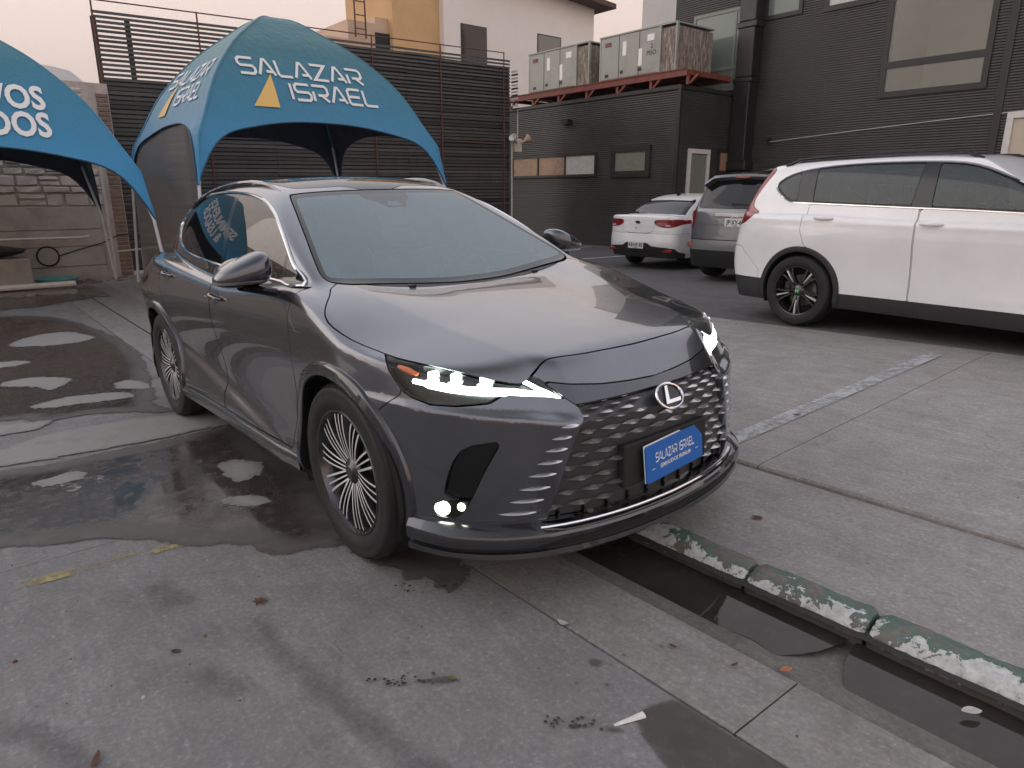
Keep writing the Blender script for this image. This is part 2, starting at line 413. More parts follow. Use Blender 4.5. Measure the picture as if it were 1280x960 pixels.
# ---------------------------------------------------------------- body of the grey crossover (x forward from the front axle, a = |y|, z up)
def make_crossover_field():
    Hc = spl([-4.0, -3.0, -2.0, -1.2, -.75, -.45, -.1, .3, .6, .78, .95, 1.1], [1.14, 1.17, 1.115, 1.075, 1.075, 1.085, 1.062, .998, .943, .90, .85, .80])
    F0 = spl([.1, .2, .3, .4, .5, .6, .7, .8, 1.2], [.90, .925, .94, .947, .950, .951, .950, .948, .94])
    D = spl([0, .2, .4, .55, .65, .75, .82, .88, .92, .96, 1.1], [0, .012, .05, .105, .165, .255, .35, .47, .60, .80, 1.6])
    Wp = spl([-4.1, -3.8, -3.4, -2.85, -2.2, -1.4, -.6, 0, .4, .8], [.80, .85, .915, .951, .938, .930, .935, .953, .945, .92])
    sec = spl([.1, .2, .27, .33, .45, .6, .75, .88, .98, 1.08, 1.2, 1.4], [-.10, -.05, -.025, -.012, -.028, -.034, -.014, 0, -.008, -.032, -.08, -.2])
    ar = spl([-1, -.5, .72, 1.0], [.70, .68, .50, .46])
    Zr = spl([-4.2, -3.8, -3.4, -2.9, -2.4, -1.9, -1.5, -1.2, -.9, -.5], [1.22, 1.38, 1.50, 1.60, 1.648, 1.655, 1.625, 1.565, 1.48, 1.33])
    gw = spl([-4.0, -3.5, -2.9, -2.3, -1.6, -1.0, -.6, -.2], [-.34, -.22, -.10, -.025, 0, -.005, -.02, -.05])
    R0 = spl([.1, .3, .6, .9, 1.05, 1.15, 1.3, 1.5, 1.7], [-3.80, -3.87, -3.90, -3.92, -3.91, -3.86, -3.74, -3.53, -3.2])
    Dr = spl([0, .3, .5, .65, .78, .87, .93, 1.1], [0, .02, .06, .12, .22, .36, .56, 1.4])
    def f(x, y, z):
        a = np.abs(y)
        w = Wp(x)+sec(z)
        lz = .31+(-.55-x)*.15
        w = w+.024*(1/(1+np.exp((z-lz)/.012)))*sstep(-.45, -.7, x)*sstep(-2.6, -2.2, x)*sstep(.2, .28, z)
        for cx in (0, -2.85):
            w = w+.016*np.exp(-((x-cx)/.46)**2)*sstep(.95, .7, z)
        w = w-.10*sstep(-2.9, -3.6, x)*sstep(.92, 1.16, z)
        side = a-w
        rr = a-ar(x)
        top = z-(Hc(x)-.02*(a/.6)**2*sstep(-.7, .3, x)+.055*sstep(.25, .8, a)*sstep(.3, -.45, x)*sstep(-1.5, -.6, x)-.10*(np.sqrt(rr*rr+.00012)+rr)*.5-.012*sstep(-.1, -.7, x)*sstep(.5, .3, a))
        da = D(a)
        t = z-(.695+.135*np.maximum(a-.40, 0)*sstep(.40, .60, a))
        front = (x-F0(z)+da)*.8
        front = smax(front, (x-(.950-da-(.97-.62*(np.sqrt(np.minimum(a, .9)**2+.03)-.09))*t-.028*sstep(0, .032, t)*sstep(.40, .50, a)))*.66, .010)
        rear = (R0(z)+Dr(a)-x)*.85
        low = smax(side, top, .075)
        low = smax(low, front, .045)
        low = smax(low, rear, .10)
        low = smax(low, .12-z, .03)
        gs = (a-(.842-.30*(z-1.1)-.42*(z-1.1)**2+gw(x)))*.93
        ws = (x-(-.20-(z-1.06)*2.06-.07*a*a))*.44
        rf = z-(Zr(x)-.10*a*a)
        gr = smax(rf, gs, .12)
        gr = smax(gr, ws, .05)
        gr = smax(gr, rear, .12)
        gr = smax(gr, .9-z, .01)
        b = smin(low, gr, .035)
        return b
    return f
# ---------------------------------------------------------------- shared car pieces
def ray_y(f, x, z, y0=1.15):
    y = np.arange(y0, .2, -.004); v = f(np.full_like(y, x), y, np.full_like(y, z)); i = int(np.argmax(v < 0))
    if i == 0: return .2
    return float(y[i]+.004*(0-v[i])/(v[i-1]-v[i]))
def ray_x(f, y, z, x0=1.2, d=-1):
    x = x0+d*np.arange(0, 2.2, .004); v = f(x, np.full_like(x, y), np.full_like(x, z)); i = int(np.argmax(v < 0))
    return float(x[i]-d*.004*(0-v[i])/(v[i-1]-v[i]))
def ray_z(f, x, y, z0=1.9):
    z = np.arange(z0, .3, -.004); v = f(np.full_like(z, x), np.full_like(z, y), z); i = int(np.argmax(v < 0))
    return float(z[i]+.004*(0-v[i])/(v[i-1]-v[i]))
def fnorm(f, p, e=3e-3):
    g = []
    for d in range(3):
        a = np.array(p, float); b = a.copy(); a[d] += e; b[d] -= e
        g.append(float(f(*[np.array([q]) for q in a])[0]-f(*[np.array([q]) for q in b])[0]))
    g = np.array(g); return g/np.linalg.norm(g)
def make_wheel(parent, c, s, R, w, rim, style, mats, inset=.012):
    """wheel as a part: tyre, rim barrel, spokes, hub cap, brake disc; s = +1 on the left side, -1 on the right"""
    e = empty('wheel', c, 0, parent); e.scale = (1, s, 1)
    t = MB(); sh = w/2
    prof = [(rim-.006, -sh*.80), (rim+.02, -sh*.93), (rim+(R-rim)*.5, -sh*1.0), (R-.022, -sh*.93), (R-.008, -sh*.80), (R, -sh*.62)]
    g = [-.36, -.30, -.06, 0.0, .28, .34]
    for k in range(0, 4, 2):
        a, b = (-.40+k*.37)*sh, (-.33+k*.37)*sh
        prof += [(R+.001, a), (R-.008, a+.002), (R-.008, b-.002), (R+.001, b)]
    prof += [(R, sh*.62), (R-.008, sh*.80), (R-.022, sh*.93), (R-.034, sh*.965), (R-.038, sh*.955), (rim+(R-rim)*.5, sh*1.0), (rim+.035, sh*.975), (rim+.02, sh*.93), (rim+.004, sh*.86), (rim-.006, sh*.80)]
    t.lathe(prof, 64, 'y', closed=False)
    n = 76
    for k in range(n):          # shoulder tread blocks
        a = 2*math.pi*k/n; da = 2*math.pi/n*.36
        for y0, y1 in ((.60*sh, .90*sh),):
            V = []
            for (q, rr) in ((0, 1), (1, 1)):
                for aa in (a-da, a+da):
                    r0 = R+.0015 if q == 0 else R-.016
                    V.append((r0*math.cos(aa), (y0, y1)[q], r0*math.sin(aa)))
            r1 = R-.02
            V += [(r1*math.cos(a-da), y0, r1*math.sin(a-da)), (r1*math.cos(a+da), y0, r1*math.sin(a+da)), (r1*math.cos(a-da), y1*.985, (r1-.012)*math.sin(a-da)), (r1*math.cos(a+da), y1*.985, (r1-.012)*math.sin(a+da))]
            t.add(V, [(0, 1, 3, 2), (0, 2, 6, 4), (1, 5, 7, 3), (0, 4, 5, 1)])
    t.build('tyre', mats['tyre'], e, smooth=40)
    b = MB(); o = sh*.80
    b.lathe([(rim+.006, o+.006), (rim+.002, o+.012), (rim-.006, o+.010), (rim-.010, o-.004), (rim-.022, o-.03), (rim-.034, -sh*.2), (rim-.03, -sh*.8), (rim+.004, -sh*.86)], 64, 'y')
    b.build('rim', mats['rim'], e)
    d = MB(); d.lathe([(.0, o-.10), (.165, o-.10), (.165, o-.125), (0, o-.125)], 40, 'y'); d.build('brake_disc', mats['disc'], e)
    cal = MB(); cal.box(-.20, -.13, o-.14, o-.075, -.09, .09, bev=.01); cal.build('brake_caliper', mats['rim'], e)
    back = MB(); back.lathe([(0, -sh*.45), (rim-.03, -sh*.45)], 32, 'y'); back.build('inner_barrel', mats['dark'], e)
    h = MB(); h.lathe([(0, o-.004), (.026, o-.005), (.031, o-.010), (.05, o-.014), (.066, o-.030), (.066, o-.06)], 30, 'y'); h.build('hub_cap', mats['rim'], e)
    ym = o-.006
    if style == 'multi':
        # ten pairs of slim blades, dark with a machined bright edge
        sp = MB()
        def blade(off0, off1, wd0, wd1, face):
            V = []
            for i in range(7):
                u = i/6; r = .045+(rim-.062)*u; cx = off0+(off1-off0)*u; wd = wd0+(wd1-wd0)*u
                yy = ym-.016+.020*math.sin(u*2.2)
                V.append([(r, yy-.032, cx-wd), (r, yy, cx-wd*.42), (r, yy+.001, cx), (r, yy, cx+wd*.42), (r, yy-.032, cx+wd)])
            F = []; M = []
            for i in range(6):
                for j in range(4):
                    F.append((i*5+j, i*5+j+1, i*5+6+j, i*5+5+j)); M.append(1 if j in (1, 2) else 0)
            b0 = len(sp.V); sp.V += [p for row in V for p in row]; sp.F += [tuple(k+b0 for k in f) for f in F]; sp.M += M
        blade(-.014, -.040, .010, .0125, -1)
        blade(.003, -.004, .008, .0095, 1)
        blade(.018, .030, .009, .0115, 1)
        me = mesh('spoke', sp.V, sp.F, [mats['rim'], mats['bright']], smooth=30, fm=sp.M)
        for k in range(10): link('spoke', me, e, rot=(0, k*math.pi/5+.1, 0))
    elif style == 'star':
        sp = MB()
        for sg in (-1, 1):
            V = []
            for i in range(5):
                u = i/4; r = .05+(rim-.06)*u; cx = sg*(.016+.052*u*u); wd = .015-.003*u; yy = ym-.012+.016*math.sin(u*2.4)
                V.append([(r, yy-.035, cx-wd*1.2), (r, yy, cx-wd*.7), (r, yy, cx+wd*.7), (r, yy-.035, cx+wd*1.2)])
            F = [(i*4+j, i*4+j+1, i*4+5+j, i*4+4+j) for i in range(4) for j in range(3)]
            sp.add([p for row in V for p in row], F)
        V = []
        for i in range(4):
            u = i/3; r = .10+(rim-.11)*u; wd = .004+.006*u; yy = ym-.004+.010*math.sin(u*2.4)
            V.append([(r, yy-.03, -wd), (r, yy, -wd*.8), (r, yy, wd*.8), (r, yy-.03, wd)])
        sp.add([p for row in V for p in row], [(i*4+j, i*4+j+1, i*4+5+j, i*4+4+j) for i in range(3) for j in range(3)], 1)
        me = mesh('spoke', sp.V, sp.F, [mats['rim'], mats['bright']], smooth=30, fm=sp.M)
        for k in range(5): link('spoke', me, e, rot=(0, k*2*math.pi/5+.35, 0))
    else:
        sp = MB()
        sp.hexa([(.03, ym-.04, -.03), (rim-.015, ym-.03, -.022), (rim-.015, ym-.03, .022), (.03, ym-.04, .03), (.03, ym-.008, -.024), (rim-.015, ym-.004, -.016), (rim-.015, ym-.004, .016), (.03, ym-.008, .024)])
        me = mesh('spoke', sp.V, sp.F, mats['bright'], smooth=30)
        for k in range(7): link('spoke', me, e, rot=(0, k*2*math.pi/7+.2, 0))
    return e
def arch_ring(f, cx, cz, r0, r1, a0, a1, out, n=40, lip=.03):
    """wheel-arch moulding that follows the body side; returns (V, F) for the left side"""
    V = []; F = []
    for i in range(n+1):
        t = math.radians(a0+(a1-a0)*i/n); row = []
        for (r, o) in ((r1, -.004), (r1-.004, out*.75), (r1-.012, out), (r0+.006, out*1.1), (r0, out*.9), (r0, -lip)):
            x = cx+r*math.cos(t); z = cz+r*math.sin(t)
            y = ray_y(f, cx+(r+.0 if r > r0+.01 else r+.012)*math.cos(t), cz+(r if r > r0+.01 else r+.012)*math.sin(t))
            row.append((x, y+o, z))
        V += row
    k = 6
    for i in range(n):
        for j in range(k-1): F.append((i*k+j, i*k+j+1, (i+1)*k+j+1, (i+1)*k+j))
    return V, F
def liner(cx, cz, r, y0, y1, n=28):
    m = MB(); rows = []
    for y in (y1, y0):
        rows.append([(cx+r*math.cos(math.pi*(1.12-1.24*i/n)), y, cz+r*math.sin(math.pi*(1.12-1.24*i/n))) for i in range(n+1)])
    m.grid(rows)
    b = len(m.V); m.V.append((cx, y0, cz-.15)); m.F += [(n+1+i, n+2+i, b) for i in range(n)]; m.M += [0]*n
    return m
def both_sides(name, V, F, mt, parent, smooth=35, fm=None, **kw):
    """the same piece on the left and, mirrored, on the right"""
    l = link(name, mesh(name, V, F, mt, smooth=smooth, fm=fm), parent, **kw)
    r = link(name, mesh(name, [(x, -y, z) for x, y, z in V], [tuple(q[::-1]) for q in F], mt, smooth=smooth, fm=fm), parent, **kw)
    return l, r
# ---------------------------------------------------------------- the grey crossover in front
def build_crossover():
    f = make_crossover_field()
    root = empty('parked_car')
    a, b = math.radians(1.36), math.radians(1.646)
    root.matrix_world = Matrix.Rotation(-b, 4, 'Y') @ Matrix.Translation((0, -.83, 0)) @ Matrix.Rotation(a, 4, 'X') @ Matrix.Translation((0, .83, 0))
    tag(root, 'dark grey crossover with lit headlights and a blue dealer plate, standing over the gutter', 'car')
    M = surface_nets(f, (-4.05, -.03, .15), (1.08, 1.04, 1.72), .0155)
    M = clip(M, M[0][:, 1]); M[0][:, 1] = np.maximum(M[0][:, 1], 0)
    M = clip(M, M[0][:, 2]-(.235+.10*sstep(.25, .45, M[0][:, 0])))
    for cx in (0, -2.85): M = clip(M, np.hypot(M[0][:, 0]-cx, M[0][:, 2]-.384)-.434)
    def split(M, s, gap=.005): return clip(M, s(M)-gap/2), clip(M, -s(M)-gap/2)
    qz = lambda poly: (lambda M: np.minimum(sdpoly(M[0][:, 1]-.6*M[0][:, 0], M[0][:, 2], poly), M[0][:, 0]-.1))
    xz = lambda poly, ny=.4: (lambda M: np.minimum(sdpoly(M[0][:, 0], M[0][:, 2], poly), (M[1][:, 1]-ny)*.25))
    xa = lambda poly, z0: (lambda M: np.minimum(sdpoly(M[0][:, 0], M[0][:, 1], poly), M[0][:, 2]-z0))
    yz = lambda poly, x0, x1: (lambda M: np.minimum(np.minimum(sdpoly(M[0][:, 1], M[0][:, 2], poly), M[0][:, 0]-x0), x1-M[0][:, 0]))
    Q = lambda pts: [(p[1]-.6*p[0], p[2]) for p in pts]
    G = M_
    # glazing
    dlo = cround([(-.47, 1.122), (-.62, 1.20), (-.755, 1.283), (-.92, 1.371), (-1.117, 1.456), (-1.384, 1.522), (-1.815, 1.562), (-2.4, 1.566), (-2.85, 1.535), (-3.2, 1.475), (-3.47, 1.385), (-3.30, 1.30), (-2.79, 1.222), (-2.42, 1.196), (-1.784, 1.165), (-1.236, 1.138), (-.8, 1.126)], 4)
    wins, M = split(M, xz(dlo, .3), .0)
    trim_line = dlo
    dd = lambda m: m[0][:, 0]-(-1.60-.5*(m[0][:, 2]-1.15))
    W1 = clip(wins, dd(wins)-.055); rest = clip(wins, -dd(wins)-.03)
    bp = clip(wins, .052-dd(wins)); bp = clip(bp, dd(bp)+.027)
    d2 = lambda m: m[0][:, 0]-(-2.66-.42*(m[0][:, 2]-1.2))
    W2 = clip(rest, d2(rest)-.012); W3 = clip(rest, -d2(rest)-.012)
    cp = clip(rest, .010-d2(rest)); cp = clip(cp, d2(cp)+.010)
    d0 = lambda m: m[0][:, 0]-(-.735+.10*(m[0][:, 2]-1.12))
    W0 = clip(W1, d0(W1)-.016); ap = clip(W1, .014-d0(W1)); ap = clip(ap, d0(ap)+.014); W1 = clip(W1, -d0(W1)-.016)
    wsp = cround([(-.3, 1.545), (.0, 1.547), (.30, 1.544), (.50, 1.533), (.548, 1.516), (.60, 1.43), (.66, 1.32), (.715, 1.22), (.742, 1.155), (.70, 1.126), (.50, 1.108), (.2, 1.086), (0, 1.082), (-.3, 1.084)], 3)
    ws, M = split(M, yz(wsp, -1.32, -.15), .006)
    ins = lambda k: (lambda m: sdpoly(m[0][:, 1], m[0][:, 2], wsp)-k)
    wsin = clip(ws, ins(.022)(ws)); sb = lambda m: sdpoly(m[0][:, 1], m[0][:, 2], [(-.3, 1.6), (.17, 1.6), (.15, 1.50), (.085, 1.47), (.055, 1.445), (-.3, 1.445)]); sw_ = lambda m: sdpoly(m[0][:, 1], m[0][:, 2], [(-.3, 1.478), (.028, 1.478), (.048, 1.455), (-.3, 1.455)])
    bracket = clip(wsin, sb(wsin)); wsin = clip(wsin, -sb(wsin)); eye = clip(bracket, sw_(bracket)); bracket = clip(bracket, -sw_(bracket))
    frit = clip(ws, .022-ins(0)(ws))
    rg = cround([(-1.27, -.2), (-1.27, .2), (-1.285, .42), (-1.34, .49), (-1.6, .515), (-2.4, .50), (-3.0, .45), (-3.22, .40), (-3.27, .25), (-3.29, -.2)], 3)
    roofg, M = split(M, xa(rg, 1.35), .006)
    # bonnet, lamps, nose
    hood = [(-.36, .715), (-.25, .80), (-.144, .875), (-.076, .905), (.0, .912), (.126, .899), (.257, .865), (.36, .842), (.467, .801), (.559, .757), (.634, .703), (.69, .64), (.736, .56), (.728, .50), (.723, .43), (.735, .36), (.752, .25), (.762, 0), (.762, -.3), (-.20, -.3), (-.20, 0), (-.235, .3), (-.29, .55)]
    hoodm, M = split(M, xa(cround(hood, 2), .82), .006)
    cowl, M = split(M, xa([(-.16, -.2), (-.16, .35), (-.24, .58), (-.37, .715), (-.43, .735), (-.46, .70), (-.46, -.2)], 1.0), .004)
    head = Q([(.30, .857, .932), (.354, .845, .921), (.47, .803, .906), (.559, .757, .896), (.64, .691, .889), (.696, .633, .883), (.738, .563, .872), (.775, .507, .84), (.834, .445, .772), (.812, .506, .784), (.757, .635, .806), (.746, .66, .80), (.731, .70, .781), (.651, .78, .774), (.562, .84, .777), (.491, .873, .797), (.455, .884, .815), (.385, .892, .88)])
    lamp, M = split(M, qz(head), .005)
    gpoly = [(-.3, .782), (0, .782), (.13, .787), (.27, .797), (.40, .815), (.475, .83), (.47, .80), (.432, .768), (.408, .742), (.405, .71), (.43, .675), (.455, .62), (.475, .57), (.495, .51), (.515, .45), (.535, .39), (.552, .342), (.3, .33), (0, .328), (-.3, .33)]
    gr, M = split(M, yz(gpoly, .6, 1.1), .004)
    vent = Q([(.59, .825, .45), (.607, .815, .52), (.627, .803, .573), (.653, .785, .618), (.687, .758, .641), (.749, .696, .655), (.756, .69, .64), (.713, .734, .534), (.672, .767, .425), (.62, .805, .43)])
    vt, M = split(M, qz(vent), .003)
    fogp = [(p[0], p[1]) for p in cround([(.435, .398), (.50, .418), (.44, .43), (.385, .42), (.335, .415), (.345, .385), (.40, .368)], 3)]
    fg, M = split(M, qz([(.505, .355), (.515, .40), (.47, .42), (.38, .43), (.365, .42), (.40, .375), (.45, .352)]), .003)
    # shut lines on the side
    fd = [(-.40, 1.118), (-.43, .99), (-.40, .90), (-.42, .75), (-.50, .55), (-.545, .40), (-.56, .345), (-1.52, .345), (-1.545, .45), (-1.585, .8), (-1.605, 1.12), (-1.60, 1.162), (-1.236, 1.134), (-.8, 1.121), (-.47, 1.117)]
    fdoor, M = split(M, xz(fd, -.2), .006)
    rd = [(-1.61, 1.162), (-1.612, 1.12), (-1.592, .8), (-1.552, .45), (-1.527, .345), (-2.24, .345), (-2.275, .42), (-2.34, .58), (-2.46, .74), (-2.60, .88), (-2.66, 1.0), (-2.655, 1.12), (-2.66, 1.207), (-2.42, 1.192), (-1.784, 1.161)]
    rdoor, M = split(M, xz(rd, -.2), .006)
    bum = [(1.2, .9), (.45, .9), (.43, .80), (.34, .735), (.345, .68), (.33, .60), (.33, .1), (1.2, .1)]
    fb, M = split(M, (lambda m: np.minimum(sdpoly(m[0][:, 0], m[0][:, 2], bum), m[0][:, 0]-.2)), .004)
    rb = [(-3.15, .1), (-3.2, .66), (-3.4, .80), (-4.2, .80), (-4.2, .1)]
    rbm, M = split(M, (lambda m: sdpoly(m[0][:, 0], m[0][:, 2], rb)), .005)
    tl = [(-3.52, 1.03), (-3.42, .995), (-3.48, .955), (-3.75, .94), (-4.2, .95), (-4.2, 1.06), (-3.8, 1.06)]
    tlm, M = split(M, (lambda m: sdpoly(m[0][:, 0], m[0][:, 2], tl)), .004)
    bl = [(-3.2, 1.12), (-3.0, 1.7), (-4.2, 1.7), (-4.2, 1.12)]
    blm, M = split(M, (lambda m: np.minimum(np.minimum(sdpoly(m[0][:, 0], m[0][:, 2], bl), .50-m[0][:, 1]), -.35-m[1][:, 0])), .006)
    panel('body_shell', both(M), G['paint'], root)
    panel('hood', both(hoodm), G['paint'], root, .02)
    panel('front_bumper', both(fb), G['paint'], root, .03)
    panel('rear_bumper', both(rbm), G['paint'], root)
    panel('cowl_panel', both(cowl), G['plastic'], root)
    w = panel('windshield', both(wsin), G['windshield'], root, .004); panel('black_border', both(frit), G['gloss_black'], w, .004); panel('sensor_bracket', both(bracket), G['sensor'], w, .004); panel('sensor_window', both(eye), G['windshield'], w, .004)
    panel('roof_glass', both(roofg), G['roof_glass'], root)
    panel('rear_window', both(blm), G['dark_glass'], root)
    for side, fl in ((1, lambda m: m), (-1, mirr)):
        d = panel('front_door', fl(fdoor), G['paint'], root, .02)
        d2_ = panel('rear_door', fl(rdoor), G['paint'], root, .02)
        panel('window_glass', fl(W1), G['side_glass'], d, .004); panel('window_glass', fl(W0), G['side_glass'], d, .004); panel('pillar_trim', fl(ap), G['gloss_black'], d, .004)
        panel('window_glass', fl(W2), G['privacy_glass'], d2_, .004)
        panel('quarter_window', fl(W3), G['privacy_glass'], root, .004); panel('window_divider', fl(cp), G['gloss_black'], root, .004)
        panel('pillar_trim', fl(bp), G['gloss_black'], root, .004)
        panel('tail_light', fl(tlm), G['red_lens'], root, .004)
        panel('air_vent', (fl(vt)[0]-fl(vt)[1]*.022, fl(vt)[1], fl(vt)[2]), G['gloss_black'], root, 0)
        # door handles
        for par, x0, z0 in ((d, -1.47, 1.0), (d2_, -2.47, 1.068)):
            hb = MB(); n = 9
            for tt in (0,):
                rows = []
                for i in range(n):
                    u = i/(n-1); x = x0+.105-.21*u; z = z0+.016*(u-.5); bow = math.sin(math.pi*u)**.6
                    y = ray_y(f, x, z)+.004+.030*bow
                    rows.append([(x, side*(y+.008*c_), z+s_*(.006+.007*bow)) for c_, s_ in ((0, -1), (1, -.6), (1.2, .1), (.9, .8), (0, 1), (-.8, .4), (-.8, -.4), (0, -1))])
                hb.grid(rows, flip=side > 0)
            hd = hb.build('handle', G['paint_gloss'], par)
            c = MB(); xx = x0-.02; c.grid([[(x, side*(ray_y(f, x, z)+.034+.006*(1-abs(z-z0)/.02)), z+.0) for x in np.linspace(x0-.1, x0+.1, 8)] for z in (z0-.002, z0+.006)], flip=side < 0); c.build('chrome_strip', G['chrome'], par)
            cup = MB(); rows = []
            for i in range(5):
                rr = .052*(1-i/5.); dep = -.020*(1-(1-i/5.)**2)
                rows.append([(x0-.02+1.3*rr*math.cos(q), side*(ray_y(f, x0-.02+1.3*rr*math.cos(q), z0+.75*rr*math.sin(q)-.006)+.0012+dep*0+.0005*i), z0-.006+.75*rr*math.sin(q)) for q in np.linspace(0, 2*math.pi, 17)])
            cup.grid(rows, flip=side < 0); cup.build('handle_cup', G['paint_dark'], par)
    # bright window surround on both sides
    pts = [(x, ray_y(f, x, z)+.003, z) for x, z in trim_line]
    tb = MB(); tb.tube(pts, .009, 6, closed=True); both_sides('chrome_window_trim', tb.V, tb.F, G['chrome'], root)
    # roof rails
    rp = [(x, .565-.02*((x+2.2)/1.0)**2-(.05 if x < -3 else 0), 0) for x in np.linspace(-1.30, -3.25, 16)]
    rl = []
    for i, (x, y, _) in enumerate(rp):
        k = min(i, 15-i); rl.append((x, y, ray_z(f, x, y)+(-.004, .008, .014, .016)[min(k, 3)]))
    tb = MB(); tb.tube(rl, [.006, .011]+[.013]*12+[.011, .006], 8); both_sides('roof_rail', tb.V, tb.F, G['paint_dark'], root)
    fin = MB(); zf = ray_z(f, -3.05, 0)
    fin.add([(-2.92, 0, zf-.01), (-3.14, .032, zf-.03), (-3.14, -.032, zf-.03), (-3.13, .008, zf+.065), (-3.13, -.008, zf+.065), (-3.04, 0, zf+.048)], [(0, 1, 3, 5), (0, 5, 4, 2), (1, 2, 4, 3), (5, 3, 4), (0, 2, 1)]); fin.build('antenna_fin', G['paint'], root, smooth=60)
    # arch mouldings and liners
    for cx in (0, -2.85):
        V, F = arch_ring(f, cx, .384, .426, .482, -14 if cx else -12, 194, .016); both_sides('arch_moulding', V, F, G['paint_dark'], root, smooth=25)
        l = liner(cx, .384, .437, .55, .93); both_sides('wheel_liner', l.V, l.F, G['matte_black'], root)
    # sill moulding
    s = MB(); rows = []
    for x in np.linspace(-.47, -2.38, 24):
        y = ray_y(f, x, .30)
        rows.append([(x, y-.03, .335), (x, y+.010, .322), (x, y+.016, .30), (x, y+.012, .262), (x, y-.02, .245), (x, y-.15, .235)])
    s.grid(rows, flip=True); both_sides('sill_moulding', s.V, s.F, G['paint_dark'], root, smooth=30)
    u = MB(); u.box(-3.6, .55, -.60, .60, .235, .27); u.box(.45, .72, -.45, .45, .24, .38); u.box(-2.40, -.46, -.86, .86, .245, .30); u.build('underbody', G['matte_black'], root)
    # front lip
    D = spl([0, .2, .4, .55, .65, .75, .82, .88, .92, .96, 1.1], [0, .012, .05, .105, .165, .255, .35, .47, .60, .80, 1.6])
    As = np.concatenate([np.linspace(0, .5, 9), np.linspace(.56, .888, 16)]); pl = [(float(.944-D(q)), float(q)) for q in As]
    def lipsweep(prof, i0=0, i1=None, shrink=None):
        rows = []; k = len(pl)
        for i in range(i0, i1 or k):
            x0, y0 = pl[max(i-1, 0)]; x1, y1 = pl[min(i+1, k-1)]; tx, ty = x1-x0, y1-y0; l = math.hypot(tx, ty); nx, ny = ty/l, -tx/l
            if i == 0: nx, ny = 1, 0
            side_k = sstep(.5, .62, pl[i][1]); fade = 1-.55*sstep(.8, .93, pl[i][1])
            rows.append([(pl[i][0]+nx*o(side_k)*fade, pl[i][1]+ny*o(side_k)*fade, zz(side_k)) for o, zz in prof])
        return rows
    K = lambda c, d=None: (lambda s: c+((d if d is not None else c)-c)*s)
    def symlip(name, prof, mt, i0=0, i1=None):
        rows = lipsweep(prof, i0, i1); full = [[(x, -y, z) for x, y, z in r] for r in rows[::-1]]+rows[(1 if i0 == 0 else 0):] if i0 == 0 else rows
        m = MB(); m.grid(full)
        if i0 == 0: m.build(name, mt, root, smooth=28)
        else: both_sides(name, m.V, m.F, mt, root, smooth=28)
    symlip('front_lip', [(K(-.02), K(.325, .345)), (K(.012, .02), K(.318, .338)), (K(.040, .055), K(.308, .312)), (K(.046, .060), K(.298, .298)), (K(.044, .058), K(.282, .268)), (K(.018, .030), K(.272, .262)), (K(.012, .024), K(.250, .250)), (K(.036, .046), K(.240, .242)), (K(.040, .050), K(.222, .225)), (K(.02, .03), K(.205, .21)), (K(-.15), K(.205, .21))], G['paint_dark'])
    symlip('chrome_lip_strip', [(K(.010, .012), K(.3245, .342)), (K(.018, .018), K(.3225, .339)), (K(.026, .022), K(.3195, .335))], G['satin'], 0, 10)
    strip_pts = [(x+.024, y*1.012, .3265) for x, y in pl[:11]]; tb = MB(); tb.tube([(x, -y, z) for x, y, z in strip_pts[:0:-1]]+strip_pts, .0055, 6); tb.build('bright_strip', G['chrome'], root)
    symlip('lower_intake', [(K(.0305), K(.273)), (K(.0195), K(.268)), (K(.0195), K(.252)), (K(.034), K(.2435))], G['matte_black'], 0, 11)
    # grille: recessed black field, bright blades in staggered rows
    g0 = empty('grille', (0, 0, 0), 0, root)
    gup = both(clip(gr, gr[0][:, 2]-.752)); gr = clip(gr, .7505-gr[0][:, 2])
    panel('upper_panel', (gup[0]-gup[1]*.002, gup[1], gup[2]), G['paint_dark'], g0, .02)
    gp = both(gr); panel('grille_surround', (gp[0]-gp[1]*np.where(gp[0][:, 2] > .775, .003, .028)[:, None], gp[1], gp[2]), G['grille_black'], g0, .0)
    blade = MB()
    blade.add([(.0, -.5, 0), (.0, .5, 0), (.80, -.10, -.10), (.80, .10, -.10), (.02, -.10, .45), (.02, .10, .45), (.1, 0, -.5)], [(0, 2, 4), (2, 3, 5, 4), (3, 1, 5), (0, 6, 2), (2, 6, 3), (3, 6, 1), (0, 4, 5, 1)])
    bme = mesh('grille_blade', blade.V, blade.F, G['blade'], smooth=None)
    bmd = mesh('grille_blade', blade.V, blade.F, G['blade_dark'], smooth=None)
    rowz = [.746, .729, .709, .686, .650, .610, .568, .524, .478, .430, .382]
    hw = spl([.33, .36, .42, .48, .54, .59, .64, .68, .72, .76, .80], [.555, .55, .527, .505, .485, .468, .447, .425, .405, .42, .45])
    for r, zr in enumerate(rowz):
        wd = .098+.008*(r > 4); ht = .017 if r > 3 else .010; stg = (r % 2)*.5
        lim = float(hw(zr))
        k0 = int(lim/wd)+2
        for k in range(-k0, k0+1):
            y = (k+stg)*wd
            if abs(y) > lim-.012: continue
            if r < 4 and abs(y) < .12: continue
            if r >= 4 and .338 < zr < .585 and -.235 < y < .262: continue
            x = ray_x(f, abs(y), zr); nrm = fnorm(f, (x, y, zr)) if y >= 0 else fnorm(f, (x, -y, zr))*np.array([1, -1, 1])
            ang = math.atan2(nrm[1], nrm[0])
            edge = .72 if abs(y) > lim-.06 else 1
            o = link('grille_blade', bmd if r < 2 else bme, g0, (x-nrm[0]*(.020 if r > 3 else .024), y-nrm[1]*.020, zr), (0, 0, ang), (.030 if r > 3 else .022, wd*.98*edge/max(.5, math.cos(ang)), ht))
